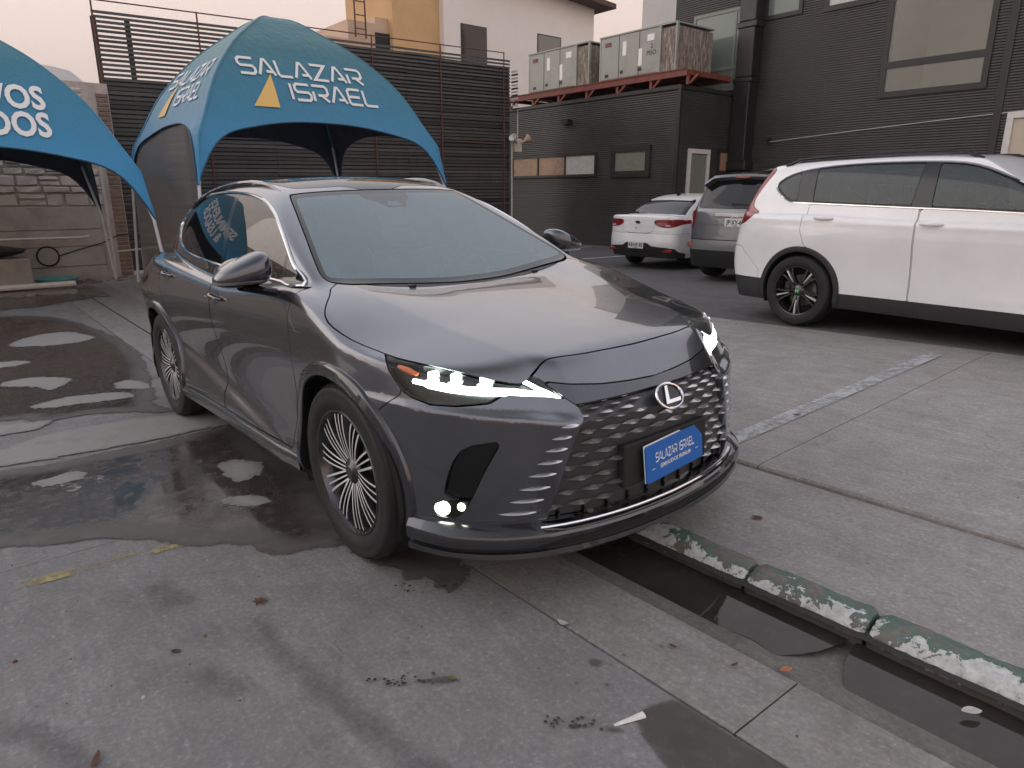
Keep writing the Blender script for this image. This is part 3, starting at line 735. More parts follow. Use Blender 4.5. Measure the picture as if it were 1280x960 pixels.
    for k in range(-5, 6):
        y = k*.10; x = ray_x(f, abs(y), .35)-.026; vn = MB(); vn.box(x-.01, x+.012, y-.004, y+.004, .332, .372); vn.build('grille_vane', G['gloss_black'], g0)
    for sg in (-1, 1):        # blades fading into the bumper corners
        for zr, y0 in ((.686, .452), (.648, .482), (.606, .500), (.562, .522), (.518, .545), (.470, .568), (.424, .592), (.378, .618)):
            ln = .042+.035*(0.70-zr)/.35
            rows = []
            for i in range(7):
                u = i/6; y = y0-ln*.42+ln*1.5*u; x = ray_x(f, y, zr); nn = fnorm(f, (x, y, zr)); hh = .0085*(math.sin(math.pi*min(1, .12+.88*u*.98)) if u < .98 else 0)+.0004; pr = .013*math.sin(math.pi*u)**.7+.0
                rows.append([(x+nn[0]*p_, sg*(y+nn[1]*p_), zr+dz) for p_, dz in ((-.003, hh), (pr*.5, hh*.6), (pr, -hh*.1), (pr*.3, -hh*.8), (-.003, -hh))])
            mm = MB(); mm.grid(rows, flip=sg > 0); mm.build('bumper_blade', G['satin'], g0, smooth=40)
    # emblem: ring with a slanted letter
    xe = ray_x(f, 0, .712)+.008; ne = fnorm(f, (xe, 0, .712)); tilt_ = math.asin(max(-1, min(1, ne[2])))
    em = empty('emblem', (xe, 0, .712), 0, root); em.rotation_euler = (0, -tilt_*.8, 0); em.scale = (.9, .86, .86)
    ring = MB(); ring.tube([(.004, .083*math.cos(q), .059*math.sin(q)) for q in np.linspace(0, 2*math.pi, 40, endpoint=False)], .0068, 8, closed=True); ring.build('ring', G['chrome'], em)
    dk = MB(); dk.add([(0, 0, 0)]+[(0, .08*math.cos(q), .056*math.sin(q)) for q in np.linspace(0, 2*math.pi, 32, endpoint=False)], [(0, i+1, (i+1) % 32+1) for i in range(32)]); dk.build('emblem_back', G['gloss_black'], em)
    lt = MB(); L2 = [(-.012, .048), (.006, .048), (-.018, -.018), (.060, -.018), (.050, -.034), (-.048, -.034)]
    lt.add([(.010, y, z) for y, z in L2]+[(.002, y, z) for y, z in L2], [(0, 2, 5), (0, 1, 2), (2, 3, 4, 5)]+[(i, i+6, (i+1) % 6+6, (i+1) % 6) for i in range(6)]); lt.build('letter', G['chrome'], em, smooth=None)
    # plate and holder
    xh = .905
    hold = MB(); hold.box(xh, xh+.036, -.25, .25, .40, .57, bev=.006); hold.build('plate_holder', G['matte_black'], root)
    pe = empty('dealer_plate', (xh+.048, .030, .478), 0, root); pe.rotation_euler = (math.radians(1.2), math.radians(-4), math.radians(4))
    pb = MB(); ps = [(y, z) for y, z in cround([(-.192, -.066), (-.184, -.074), (.184, -.074), (.192, -.066), (.192, .066), (.184, .074), (-.184, .074), (-.192, .066)], 1)]
    pb.add([(.003, y, z) for y, z in ps]+[(-.003, y, z) for y, z in ps], [tuple(range(8)), tuple(range(15, 7, -1))]+[(i, i+8, (i+1) % 8+8, (i+1) % 8) for i in range(8)]); pb.build('plate_board', G['plate_blue'], pe, smooth=None)
    wb = MB(); wb.box(-.0045, -.0035, -.196, .18, -.070, .079); wb.build('white_backing', G['white'], pe, smooth=None)
    qd, wd = strokes('SALAZAR ISRAEL', .036, .17, .26); sc_ = .262/wd
    for wq in words(qd, .017): link('lettering', letter_mesh('lettering', wq, lambda u, v: (.0042, -.131+u*sc_, .0+v*.9), G['white']), pe)
    tx = font_tris('SEMINUEVOS PREMIUM', .0235, .0003, 1.0)
    for wq in words(tx, .0045): link('small_lettering', letter_mesh('small_lettering', wq, lambda u, v: (.0042, u*.86, -.032+v), G['white']), pe)
    for q0 in (-.160, .138):
        da = MB(); da.box(.0037, .0042, q0, q0+.022, -.0255, -.0235); da.build('dash_mark', G['white'], pe, smooth=None)
    # headlights
    drl_low = [(.50, .852, .853), (.564, .82, .845), (.643, .765, .832), (.715, .686, .822), (.781, .56, .808), (.826, .45, .778)]
    drl_up = [(.742, .585, .862), (.768, .54, .842), (.800, .49, .806), (.828, .447, .778)]
    for sg in (1, -1):
        hl = empty('headlight', (.6, sg*.7, .85), 0, root)
        inv = Matrix.Translation((-.6, -sg*.7, -.85))
        fl = (lambda m: m) if sg > 0 else mirr
        def put(o): o.location = (-.6, -sg*.7, -.85); return o
        L = fl(lamp); put(panel('lens', L, G['lens'], hl, .006))
        inner = (L[0]-L[1]*.03-np.array([.012, 0, 0]), L[1], L[2])
        low = .800+.02*(L[0][:, 0] < .5)
        put(panel('housing', inner, G['lamp_dark'], hl, -.028))
        def strip(name, line, r, m, dep=.016):
            tb = MB(); P_ = []
            for (x, y, z) in cround(line, 4, False):
                X = ray_x(f, y, z); nn = fnorm(f, (X, y, z)); P_.append((X-nn[0]*dep, sg*(y-nn[1]*dep), z-nn[2]*dep))
            tb.tube(P_, r, 6); return put(tb.build(name, m, hl))
        strip('daytime_strip', drl_low, [.009]*4+[.015]*12+[.011]*4+[.004], G['drl'])
        strip('daytime_strip', drl_up, [.008]*10+[.006]*2+[.003], G['drl'])
        for i, (x, y, z) in enumerate(((.50, .80, .882), (.575, .745, .876), (.655, .665, .866))):
            X = ray_x(f, y, z); nn = fnorm(f, (X, y, z)); pb = MB(); c = np.array((X, y, z))-nn*.018
            s_ = .020; pb.box(c[0]-.012, c[0]+.008, sg*c[1]-s_, sg*c[1]+s_, c[2]-.013, c[2]+.013, bev=.004); put(pb.build('projector', G['drl'], hl))
            pb = MB(); pb.box(c[0]-.016, c[0]+.006, sg*c[1]-s_*1.5, sg*c[1]+s_*1.7, c[2]-.036, c[2]-.016, bev=.003); put(pb.build('reflector', G['drl_soft'], hl))
        am = MB(); P_ = []
        for (x, y, z) in ((.40, .868, .905), (.44, .857, .892), (.48, .845, .878)):
            nn = fnorm(f, (x, ray_y(f, x, z), z)); yy = ray_y(f, x, z); P_.append((x-nn[0]*.012, sg*(yy-nn[1]*.012), z-nn[2]*.012))
        am.tube(P_, [.010, .015, .009], 6, flat=.7); put(am.build('side_marker', G['amber'], hl))
        # fog lamps in the lower corner
        fe = empty('fog_lamp', (.6, sg*.81, .39), 0, root)
        put2 = lambda o: setattr(o, 'location', (-.6, -sg*.81, -.39))
        m_ = fl(fg); put2(panel('housing', (m_[0]-m_[1]*.012, m_[1], m_[2]), G['lamp_dark'], fe, -.012))
        for (y, z, r) in ((.829, .387, .031), (.789, .398, .015)):
            X = ray_x(f, y, z); nn = fnorm(f, (X, y, z)); c = Vector((X, sg*y, z)); n_ = Vector((nn[0]*.75+.25, sg*nn[1]*.75, nn[2])).normalized()
            lm = MB(); lm.lathe([(0, .010), (r*.6, .008), (r*.9, .0), (r, -.008)], 16)
            o = lm.build('lamp', G['fog_light'], fe); o.matrix_local = Matrix.Translation(c-Vector((.6, sg*.81, .39))-n_*.006) @ n_.to_track_quat('Z', 'Y').to_matrix().to_4x4()
    # door mirrors
    for sg in (1, -1):
        mr = empty('door_mirror', (-.70, sg*.875, 1.115), 0, root)
        def shell(x, y, z):   # rounded wedge
            h = np.clip(.088-.050*(y-.03)/.23, .02, .1); u = (x+.005)/(.115-.03*np.clip((y-.1)/.16, 0, 1)); v = (y-.135)/.130; w_ = (z-.004-h)/h
            return (np.power(np.abs(u)**2.4+np.abs(v)**3.0+np.abs(w_)**2.6, 1/2.6)-1)*.07
        S = surface_nets(shell, (-.14, -.02, -.04), (.14, .29, .22), .010)
        S = clip(S, S[0][:, 0]+.055)
        up = clip(S, S[0][:, 2]-.034); lo = clip(S, .026-S[0][:, 2]); mid = clip(S, S[0][:, 2]-.025); mid = clip(mid, .035-mid[0][:, 2])
        fl = (lambda m: m) if sg > 0 else mirr
        panel('shell', fl(up), G['paint_gloss'], mr, .01, seam=False); panel('lower_shell', fl(lo), G['gloss_black'], mr, .01, seam=False)
        panel('chrome_strip', fl((mid[0]+mid[1]*.003, mid[1], mid[2])), G['satin'], mr, .006, seam=False)
        gm = MB(); gm.add([(-.056, sg*(.125+.10*math.cos(q)), .075+.06*math.sin(q)) for q in np.linspace(0, 2*math.pi, 20, endpoint=False)], [tuple(range(20))]); gm.build('mirror_glass', G['mirror'], mr, smooth=None)
        arm = MB(); rows = []
        for i in range(7):
            u = i/6; y = -.05+.20*u; zc = -.055+.060*u**.8; xc = .06-.075*u; hx = .085-.03*u; hz = .026-.006*u
            rows.append([(xc+hx*math.cos(q), sg*y, zc+hz*math.sin(q)) for q in np.linspace(0, 2*math.pi, 11)])
        arm.grid(rows, flip=sg < 0); arm.build('arm', G['gloss_black'], mr)
    # wheels
    for cx in (0, -2.85):
        for sg in (1, -1): make_wheel(root, (cx, sg*.822, .384), sg, .384, .235, .268, 'multi', G)
    # cabin
    ds = MB(); rows = []
    for x, z in ((-.32, 1.03), (-.42, 1.065), (-.58, 1.06), (-.78, 1.03), (-.86, .95), (-.86, .7)):
        rows.append([(x, y, z-.02*(y/.7)**4) for y in np.linspace(-.76, .76, 9)])
    ds.grid(rows); ds.build('dashboard', G['interior'], root)
    seat = MB()
    def cushion(mb, x0, x1, y0, y1, z0, z1, lean=0.):
        n0 = len(mb.V); mb.box(x0, x1, y0, y1, z0, z1, bev=.05)
        mb.V[n0:] = [(x-(z-z0)*lean, y, z) for x, y, z in mb.V[n0:]]
    for (xs, y) in ((-1.35, .38), (-1.35, -.38)):
        st = MB(); cushion(st, xs-.05, xs+.50, y-.25, y+.25, .50, .68); cushion(st, xs-.16, xs, y-.25, y+.25, .62, 1.16, .32); cushion(st, xs-.33, xs-.23, y-.13, y+.13, 1.18, 1.37, .2); st.build('seat', G['seat'], root)
    st = MB(); cushion(st, -2.35, -1.95, -.65, .65, .50, .70); cushion(st, -2.5, -2.36, -.65, .65, .65, 1.15, .35); st.build('rear_seat', G['seat'], root)
    sw = MB(); sw.tube([(-.93+.07*math.sin(q), .38+.18*math.cos(q), .98+.165*math.sin(q)) for q in np.linspace(0, 2*math.pi, 28, endpoint=False)], .015, 6, closed=True); sw.box(-.93, -.88, .30, .46, .92, 1.02, bev=.015); sw.build('steering_wheel', G['interior'], root)
    cam_ = MB(); cam_.hexa([(-1.12, -.10, 1.415), (-1.02, -.06, 1.40), (-1.02, .06, 1.40), (-1.12, .10, 1.415), (-1.18, -.10, 1.50), (-1.09, -.05, 1.47), (-1.09, .05, 1.47), (-1.18, .10, 1.50)]); cam_.build('camera_housing', G['interior'], root)
    rm = MB(); rm.box(-1.02, -.99, -.12, .12, 1.33, 1.40, bev=.01); rm.build('rear_view_mirror', G['interior'], root)
    # washer nozzles on the cowl
    for y in (.38, -.38):
        wp = MB(); x = -.262; z = ray_z(f, x, abs(y)); wp.box(x-.02, x+.012, y-.018, y+.018, z-.004, z+.007, bev=.003); wp.build('washer_nozzle', G['plastic'], root)
    return root, f
# ---------------------------------------------------------------- ground levels
def zl(x):
    x = np.asarray(x, float)
    return np.where(x > -4, .0287*np.clip(x, -4, 6), -.115-.045*(1-np.exp(np.minimum(x+4, 0)/1.5)))
def zr(x, y): return zl(x)+.013+.03*np.clip(np.asarray(y, float), 0, 6.2)
def fz(x, y): return float(zl(x)) if y < .0 else float(zr(x, y))
# ---------------------------------------------------------------- ground materials
def concrete(name, c1, c2, scale=1., streak=None, rough=.8, stain=.5, tint=(.30, .28, .26)):
    m = mat(name, c1, rough); t = NT(m); tc = t.n('ShaderNodeTexCoord')
    oi = t.n('ShaderNodeObjectInfo'); ge = t.n('ShaderNodeNewGeometry')
    ad = ge.outputs['Position']
    mp = t.n('ShaderNodeMapping'); t.l(ad, mp.inputs[0]); v = mp.outputs[0]
    big = t.noise(v, .9*scale, 9, .62, .5); mid = t.noise(v, 5.*scale, 8, .7, .2); fine = t.noise(v, 60., 5, .7)
    grit = t.n('ShaderNodeTexVoronoi'); grit.inputs['Scale'].default_value = 120.; t.l(v, grit.inputs['Vector'])
    c = t.mix(t.ramp(big, [(.30, 0), (.72, 1)]), c1, c2)
    c = t.mix(t.math('MULTIPLY', t.ramp(mid, [(.42, 0), (.70, 1)]), .55), c, tuple(x*.72 for x in c1))
    st = t.noise(v, .55*scale, 10, .72, 1.2)
    c = t.mix(t.math('MULTIPLY', t.ramp(st, [(.55, 0), (.72, 1)]), stain), c, tuple(x*k*1.6 for x, k in zip(c1, tint)))
    s2 = t.n('ShaderNodeMapping'); s2.inputs['Scale'].default_value = (1.2, 9, 1); s2.inputs['Rotation'].default_value = (0, 0, .35); t.l(ad, s2.inputs[0])
    sk = t.noise(s2.outputs[0], 1.6, 7, .75, .3)
    c = t.mix(t.math('MULTIPLY', t.ramp(sk, [(.50, 0), (.75, 1)]), .38), c, tuple(min(1, x*1.45) for x in c2))
    c = t.mix(t.math('MULTIPLY', t.ramp(fine, [(.35, 1), (.58, 0)]), .5), c, tuple(x*.55 for x in c1))
    c = t.mix(t.math('MULTIPLY', t.ramp(fine, [(.58, 0), (.72, 1)]), .5), c, tuple(min(1, x*1.6) for x in c2))
    cr = t.n('ShaderNodeTexVoronoi', feature='DISTANCE_TO_EDGE'); cr.inputs['Scale'].default_value = .55
    dv = t.n('ShaderNodeVectorMath', operation='ADD'); nz = t.n('ShaderNodeTexNoise'); nz.inputs['Scale'].default_value = 2.2; nz.inputs['Detail'].default_value = 6; t.l(v, nz.inputs['Vector'])
    sc_ = t.n('ShaderNodeVectorMath', operation='SCALE'); sc_.inputs['Scale'].default_value = .8; t.l(nz.outputs['Color'], sc_.inputs[0]); t.l(v, dv.inputs[0]); t.l(sc_.outputs[0], dv.inputs[1]); t.l(dv.outputs[0], cr.inputs['Vector'])
    ck = t.math('MULTIPLY', t.ramp(cr.outputs['Distance'], [(.0, 1), (.0045, 0)]), t.ramp(big, [(.50, 0), (.62, 1)]))
    c = t.mix(t.math('MULTIPLY', ck, .6), c, tuple(x*.35 for x in c1))
    vs = t.n('ShaderNodeTexVoronoi'); vs.inputs['Scale'].default_value = 9.; t.l(v, vs.inputs['Vector'])
    c = t.mix(t.math('MULTIPLY', t.ramp(vs.outputs['Distance'], [(.05, 1), (.085, 0)]), t.math('MULTIPLY', t.ramp(mid, [(.50, 0), (.56, 1)]), .75)), c, tuple(x*.38 for x in c1))
    s3 = t.n('ShaderNodeMapping'); s3.inputs['Scale'].default_value = (.5, 14, 1); s3.inputs['Rotation'].default_value = (0, 0, -.9); t.l(ad, s3.inputs[0]); sk3 = t.noise(s3.outputs[0], 2.4, 6, .7, .2)
    c = t.mix(t.math('MULTIPLY', t.math('MULTIPLY', t.ramp(sk3, [(.52, 0), (.72, 1)]), t.ramp(big, [(.42, 0), (.6, 1)])), .45), c, tuple(x*.62 for x in c1))
    t.set('Base Color', c); t.set('Roughness', t.ramp(mid, [(.3, rough-.10), (.7, rough+.12)]))
    h = t.math('ADD', t.math('MULTIPLY', fine, .5), t.math('MULTIPLY', mid, .6)); h = t.math('SUBTRACT', h, t.math('MULTIPLY', ck, .8))
    t.bump(h, .006, .55); return m
E_ = {}
E_['lot'] = concrete('lot_concrete', (.170, .166, .165), (.225, .220, .218))
E_['apron'] = concrete('apron_concrete', (.205, .191, .182), (.27, .254, .243), 1.4)
E_['walk'] = concrete('walkway_concrete', (.255, .238, .228), (.335, .318, .306), 1.2, stain=.35)
E_['dry'] = concrete('dry_concrete', (.23, .215, .20), (.31, .295, .28), 3., stain=.25)
E_['gutter'] = concrete('gutter_concrete', (.12, .112, .102), (.17, .158, .146), 2.)
E_['asphalt'] = concrete('asphalt', (.095, .092, .092), (.13, .126, .126), 1.2, stain=.2, rough=.85)
E_['joint'] = mat('joint_dirt', (.03, .028, .025), .95)
def wet_mat(name, c1, c2, lo=.03, hi=.22, bump=.0006):
    m = mat(name, c1, .1); t = NT(m); ge = t.n('ShaderNodeNewGeometry'); v = ge.outputs['Position']
    a = t.noise(v, 1.7, 8, .65, .5); b = t.noise(v, 14., 6, .7)
    c = t.mix(t.ramp(a, [(.35, 0), (.68, 1)]), c1, c2); c = t.mix(t.math('MULTIPLY', t.ramp(b, [(.5, 0), (.75, 1)]), .4), c, tuple(x*1.8 for x in c2))
    t.set('Base Color', c); t.set('Roughness', t.ramp(t.math('ADD', t.math('MULTIPLY', a, .7), t.math('MULTIPLY', b, .3)), [(.42, lo), (.66, hi)]))
    t.b.inputs['IOR'].default_value = 1.33
    t.bump(t.noise(v, 30., 4), bump, .35); return m
E_['water'] = wet_mat('standing_water', (.022, .019, .017), (.038, .034, .030), .015, .06, .0003)
def film_mat(name, damp, wet, lo, hi, gl0=.04, gl1=.13, amp=.20, edge=(.012, .05)):
    """water film on concrete: dry margin -> damp -> wet, driven by the distance to the puddle's edge"""
    m = mat(name, wet, .1); t = NT(m); ge = t.n('ShaderNodeNewGeometry'); v = ge.outputs['Position']; at = t.n('ShaderNodeAttribute', attribute_name='d')
    n1 = t.noise(v, 3.2, 9, .68, .6); n2 = t.noise(v, 17., 7, .7, .3); n3 = t.noise(v, 70., 4, .7)
    e = t.math('ADD', at.outputs['Fac'], t.math('MULTIPLY', t.math('SUBTRACT', t.math('ADD', t.math('MULTIPLY', n1, .72), t.math('MULTIPLY', n2, .28)), .5), amp))
    al = t.ramp(e, [(0, 0), (edge[0], .75), (edge[1], 1)]); g = t.ramp(e, [(gl0, 0), (gl1, 1)])
    c = t.mix(g, damp, wet); c = t.mix(t.math('MULTIPLY', t.ramp(n2, [(.5, 0), (.7, 1)]), .35), c, tuple(x*1.7 for x in damp)); c = t.mix(t.math('MULTIPLY', t.ramp(n1, [(.55, 0), (.75, 1)]), .5), c, tuple(x*.6 for x in wet))
    t.set('Base Color', c)
    r = t.mix(g, (.62, .62, .62), t.ramp(t.math('ADD', t.math('MULTIPLY', n1, .6), t.math('MULTIPLY', n2, .4)), [(.42, lo), (.62, hi)])); t.set('Roughness', r); t.b.inputs['IOR'].default_value = 1.38
    bp = t.n('ShaderNodeBump'); bp.inputs['Distance'].default_value = .0012; bp.inputs['Strength'].default_value = .4; t.l(t.math('MULTIPLY', n3, t.math('SUBTRACT', 1.15, g)), bp.inputs['Height']); t.l(bp.outputs[0], t.b.inputs['Normal'])
    tr = t.n('ShaderNodeBsdfTransparent'); mx = t.n('ShaderNodeMixShader'); t.l(al, mx.inputs[0]); t.l(tr.outputs[0], mx.inputs[1]); t.l(t.b.outputs[0], mx.inputs[2]); t.l(mx.outputs[0], t.out.inputs[0]); return m
E_['wet'] = film_mat('wet_concrete', (.095, .086, .080), (.050, .042, .037), .05, .42, .05, .19, .34)
E_['damp'] = film_mat('damp_concrete', (.09, .082, .076), (.058, .050, .045), .30, .55, .01, .05, .03)
def stain_mat(name, col, mx_):
    m = mat(name, col, .75); t = NT(m); ge = t.n('ShaderNodeNewGeometry'); v = ge.outputs['Position']; at = t.n('ShaderNodeAttribute', attribute_name='d')
    n = t.noise(v, 9., 8, .7, .4); f = t.math('MULTIPLY', t.ramp(t.math('ADD', at.outputs['Fac'], t.math('MULTIPLY', t.math('SUBTRACT', n, .5), .18)), [(0, 0), (.06, 1)]), mx_)
    tr = t.n('ShaderNodeBsdfTransparent'); mx = t.n('ShaderNodeMixShader'); t.l(f, mx.inputs[0]); t.l(tr.outputs[0], mx.inputs[1]); t.l(t.b.outputs[0], mx.inputs[2]); t.l(mx.outputs[0], t.out.inputs[0]); return m
E_['stain'] = stain_mat('dark_stain', (.08, .078, .078), .26)
E_['spot'] = mat('wet_spot', (.045, .038, .033), .25)
E_['crust'] = film_mat('dry_crust', (.20, .193, .186), (.25, .241, .231), .75, .9, .02, .06, .26, (.003, .008))
def sheet(name, xs, ys, zf, m, parent=None, kind='structure', thick=0.):
    mb = MB(); mb.grid([[(x, y, float(zf(x, y))) for y in ys] for x in xs], flip=True)
    if thick:
        k = len(ys); n = len(xs); b = len(mb.V)
        ring = [(i, 0) for i in range(n)]+[(n-1, j) for j in range(1, k)]+[(i, k-1) for i in range(n-2, -1, -1)]+[(0, j) for j in range(k-2, 0, -1)]
        mb.V += [(mb.V[i*k+j][0], mb.V[i*k+j][1], mb.V[i*k+j][2]-thick) for i, j in ring]
        for q in range(len(ring)):
            w = (q+1) % len(ring); i, j = ring[q]; i2, j2 = ring[w]
            mb.F.append((i*k+j, b+q, b+w, i2*k+j2)); mb.M.append(0)
    o = mb.build(name, m, parent, smooth=20)
    if kind and not parent: o['kind'] = kind
    return o
def xs_(a, b, st): n = max(2, int(abs(b-a)/st)+1); return list(np.linspace(a, b, n))
def build_ground():
    g = MB(); g.grid([[(x, y, -.45) for y in (-3000, 3000)] for x in (-3000, 3000)], flip=True); tag(g.build('ground', E_['asphalt']), kind='structure')
    base = sheet('slab_bed', xs_(-13.6, 9, .5), xs_(-14, .1, 2), lambda x, y: zl(x)-.02-.06*(y > -.3), E_['joint'])
    lot = empty('parking_pavement'); tag(lot, kind='structure')
    xj = [-13.5, -10.7, -7.6, -4.3, -.85, 2.75, 6.0, 9.0]; yj = [-14., -10.6, -7.2, -3.9, -.604]
    rn = random.Random(3)
    for i in range(len(xj)-1):
        for j in range(len(yj)-1):
            d = rn.uniform(-.0015, .0015)
            sheet('slab', xs_(xj[i]+.004, xj[i+1]-.004, .4), xs_(yj[j]+.004, yj[j+1]-.004, 1.2), lambda x, y, d=d: zl(x)+d, E_['lot'], lot, thick=.018)
        for (a, b) in (((xj[i], xj[i+1]),) if i != 4 else ((xj[i], 1.66), (1.66, xj[i+1]))):
            sheet('slab', xs_(a+.003, b-.003, .4), xs_(-.598, -.255, .2), lambda x, y: zl(x)+.001-.010*sstep(-.36, -.25, y), E_['apron'], lot, thick=.02)
    sheet('rear_apron', xs_(-13.5, -5.62, .5), [-.25, 0, .262], lambda x, y: zl(x)+.002+(.013+.03*max(y, 0))*(y > .1), E_['apron'])
    # gutter channel and the water standing in it
    prof = [(-.255, -.012), (-.18, -.026), (-.08, -.045), (.02, -.055), (.10, -.058), (.16, -.058)]
    gm = MB(); gm.grid([[(x, y, float(zl(x))+z) for y, z in prof] for x in xs_(-5.6, 9, .4)], flip=True); tag(gm.build('gutter', E_['gutter'], smooth=60), kind='structure')
    def waterstrip(name, x0, x1, lv, m):
        rn2 = random.Random(int(x0*100)); rows = []
        ph = [rn2.uniform(0, 6) for _ in range(4)]
        for x in xs_(x0, x1, .03):
            e = -.165+.018*math.sin(x*5.1+ph[0])+.012*math.sin(x*13+ph[1])+.006*math.sin(x*31+ph[2])
            end = min(1, (x-x0)/.12, (x1-x)/.12); e = .13-(.13-e)*max(.02, end)**.5
            rows.append([(x, y, float(zl(x))+lv) for y in np.linspace(e, .135, 4)])
        w = MB(); w.grid(rows, flip=True); tag(w.build(name, m), kind='structure')
    waterstrip('gutter_water', -1.6, 1.64, -.032, E_['water']); waterstrip('gutter_water', 1.67, 6., -.034, E_['water'])
    # raised side: walkway strip, step, upper slabs, asphalt
    sheet('walk_bed', xs_(-13.5, 9, .6), [.1, .6, 1.1, 1.6, 4.9], lambda x, y: zr(x, y)-.012, E_['joint'])
    wk = empty('walkway_pavement'); tag(wk, kind='structure')
    for a, b in ((-13.5, -9), (-9, -5.5), (-5.5, -2.3), (-2.3, .9+2.2), (3.1, 9)):
        sheet('slab', xs_(a+.003, b-.003, .5), xs_(.262, 1.135, .4), zr, E_['walk'], wk, thick=.02)
    for a, b in ((-13.5, -9.4), (-9.4, -6.0), (-6.0, -2.7), (-2.7, .66), (.66, 4.0), (4.0, 9)):
        s = sheet('slab', xs_(a+.003, b-.003, .4), [1.142, 1.15, 1.2, 1.7, 2.6, 3.6, 4.74], lambda x, y: zr(x, y)+.024-.012*(y < 1.146)+.003*math.sin(x*23)*(y < 1.146)+.002*math.sin(x*7)*(y < 1.16), E_['walk'], wk, thick=.04)
    sheet('asphalt_yard', xs_(-15.4, 14, 1.), [4.745, 5.2, 6.2, 9, 16], lambda x, y: zr(x, y)+.018, E_['asphalt'], thick=.05)
    # kerb stones, paint peeling
    km = mat('kerb_paint', (.2, .2, .19), .75); t = NT(km); ge = t.n('ShaderNodeNewGeometry'); v = ge.outputs['Position']; vo = t.coord('Object'); sp = t.n('ShaderNodeSeparateXYZ'); t.l(vo, sp.inputs[0])
    n1 = t.noise(v, 4.2, 9, .66, .5); n2 = t.noise(v, 30., 7, .7, .3); n3 = t.noise(v, 3., 6, .6)
    grn = t.mix(t.ramp(n2, [(.4, 0), (.6, 1)]), (.06, .105, .085), (.10, .148, .125)); wht = t.mix(t.ramp(n2, [(.35, 0), (.6, 1)]), (.33, .33, .32), (.52, .53, .52)); cem = t.mix(t.ramp(n2, [(.4, 0), (.7, 1)]), (.12, .105, .092), (.21, .19, .17))
    c = t.mix(t.ramp(t.math('ADD', t.math('MULTIPLY', n1, .7), t.math('MULTIPLY', n2, .3)), [(.455, 0), (.47, 1)]), cem, grn)
    wz = t.math('ADD', t.math('MULTIPLY', sp.outputs[1], -3.2), t.math('ADD', t.math('MULTIPLY', n1, 3.0), t.math('MULTIPLY', n2, .8)))
    chip = t.ramp(t.math('ADD', t.math('MULTIPLY', n1, .55), t.math('MULTIPLY', n2, .45)), [(.44, 0), (.46, 1)])
    c = t.mix(t.math('MULTIPLY', t.ramp(t.math('MULTIPLY', wz, .5), [(.97, 0), (.985, 1)]), chip), c, wht)
    dirt = t.ramp(t.math('ADD', t.math('MULTIPLY', sp.outputs[2], 9.), t.math('MULTIPLY', n2, .5)), [(.02, 1), (.22, 0)])
    c = t.mix(dirt, c, (.05, .045, .04)); t.set('Base Color', c); t.bump(t.math('ADD', t.math('MULTIPLY', n1, .6), n2), .006, .7)
    kj = list(np.arange(-5.6, -.2, .62))+[.02, .62, 1.22, 1.69, 2.28, 2.9, 3.5, 4.1, 4.7, 5.3, 6]
    pr = [(.120, -.075), (.122, -.035), (.130, -.012), (.143, .010), (.158, .024), (.178, .034), (.205, .039), (.238, .039), (.252, .036), (.258, .024), (.258, -.05)]
    for k, (a, b) in enumerate(zip(kj[:-1], kj[1:])):
        rn = random.Random(k); ds = rn.uniform(-.004, .004); mb = MB(); rows = []; L = b-a-.014; xx = a+.007
        for i in range(25):
            u = i/24; ins = .010 if i in (0, 24) else 0
            rows.append([(u*L, y-.19+ds+rn.uniform(-.003, .003)+(ins*(1 if y < .19 else -1)), z-ins*(z > .0)+.0028*math.sin(u*9+k)+rn.uniform(-.0022, .0022)) for y, z in pr])
        mb.grid(rows, flip=True)
        n = len(pr); mb.F += [tuple(range(n)), tuple(24*n+j for j in range(n-1, -1, -1))]; mb.M += [0, 0]
        o = mb.build('kerb_stone', km, smooth=50, loc=(xx, .19, float(zl(xx))+.012), rot=(0, -.0287 if a > -4 else 0, 0))
        if k == 0: kp = empty('kerb'); tag(kp, kind='structure')
        o.parent = kp
    # painted lines, worn
    def paint(name, pts, m, zf, dz=.004): 
        mb = MB(); mb.add([(x, y, float(zf(x, y))+dz) for x, y in pts], [tuple(range(len(pts)))]); return tag(mb.build(name, m, smooth=None), kind='structure')
    def worn_paint(name, col, thr, w=.06):
        m = mat(name, col, .7); t = NT(m); ge = t.n('ShaderNodeNewGeometry'); v = ge.outputs['Position']
        n = t.math('ADD', t.math('MULTIPLY', t.noise(v, 2.6, 8, .7, .6), .65), t.math('MULTIPLY', t.noise(v, 22., 6, .7), .35))
        f = t.ramp(n, [(thr-w, 0), (thr+w, 1)]); tr = t.n('ShaderNodeBsdfTransparent'); mx = t.n('ShaderNodeMixShader')
        t.set('Base Color', t.mix(t.noise(v, 40., 4), tuple(c*.8 for c in col), col))
        t.l(f, mx.inputs[0]); t.l(tr.outputs[0], mx.inputs[1]); t.l(t.b.outputs[0], mx.inputs[2]); t.l(mx.outputs[0], t.out.inputs[0]); return m
    wp = worn_paint('worn_white_paint', (.44, .45, .46), .47, .09); yp = worn_paint('worn_yellow_paint', (.34, .28, .12), .515, .05); gp = worn_paint('worn_pale_paint', (.36, .36, .36), .47, .05); fp = worn_paint('fresh_white_paint', (.55, .56, .57), .30)
    paint('parking_line', [(.29, 1.2), (.41, 1.2), (.415, 2.8), (.42, 4.35), (.30, 4.35), (.30, 2.8)], wp, lambda x, y: zr(x, y)+.028)
    paint('parking_line', [(-.70, -2.1), (-.63, -2.1), (-.555, -1.16), (-.62, -1.16)], yp, lambda x, y: zl(x))
    paint('parking_line', [(-3.5, 4.75), (-3.4, 4.75), (-3.05, 7.6), (-3.15, 7.6)], fp, lambda x, y: zr(x, y)+.018)
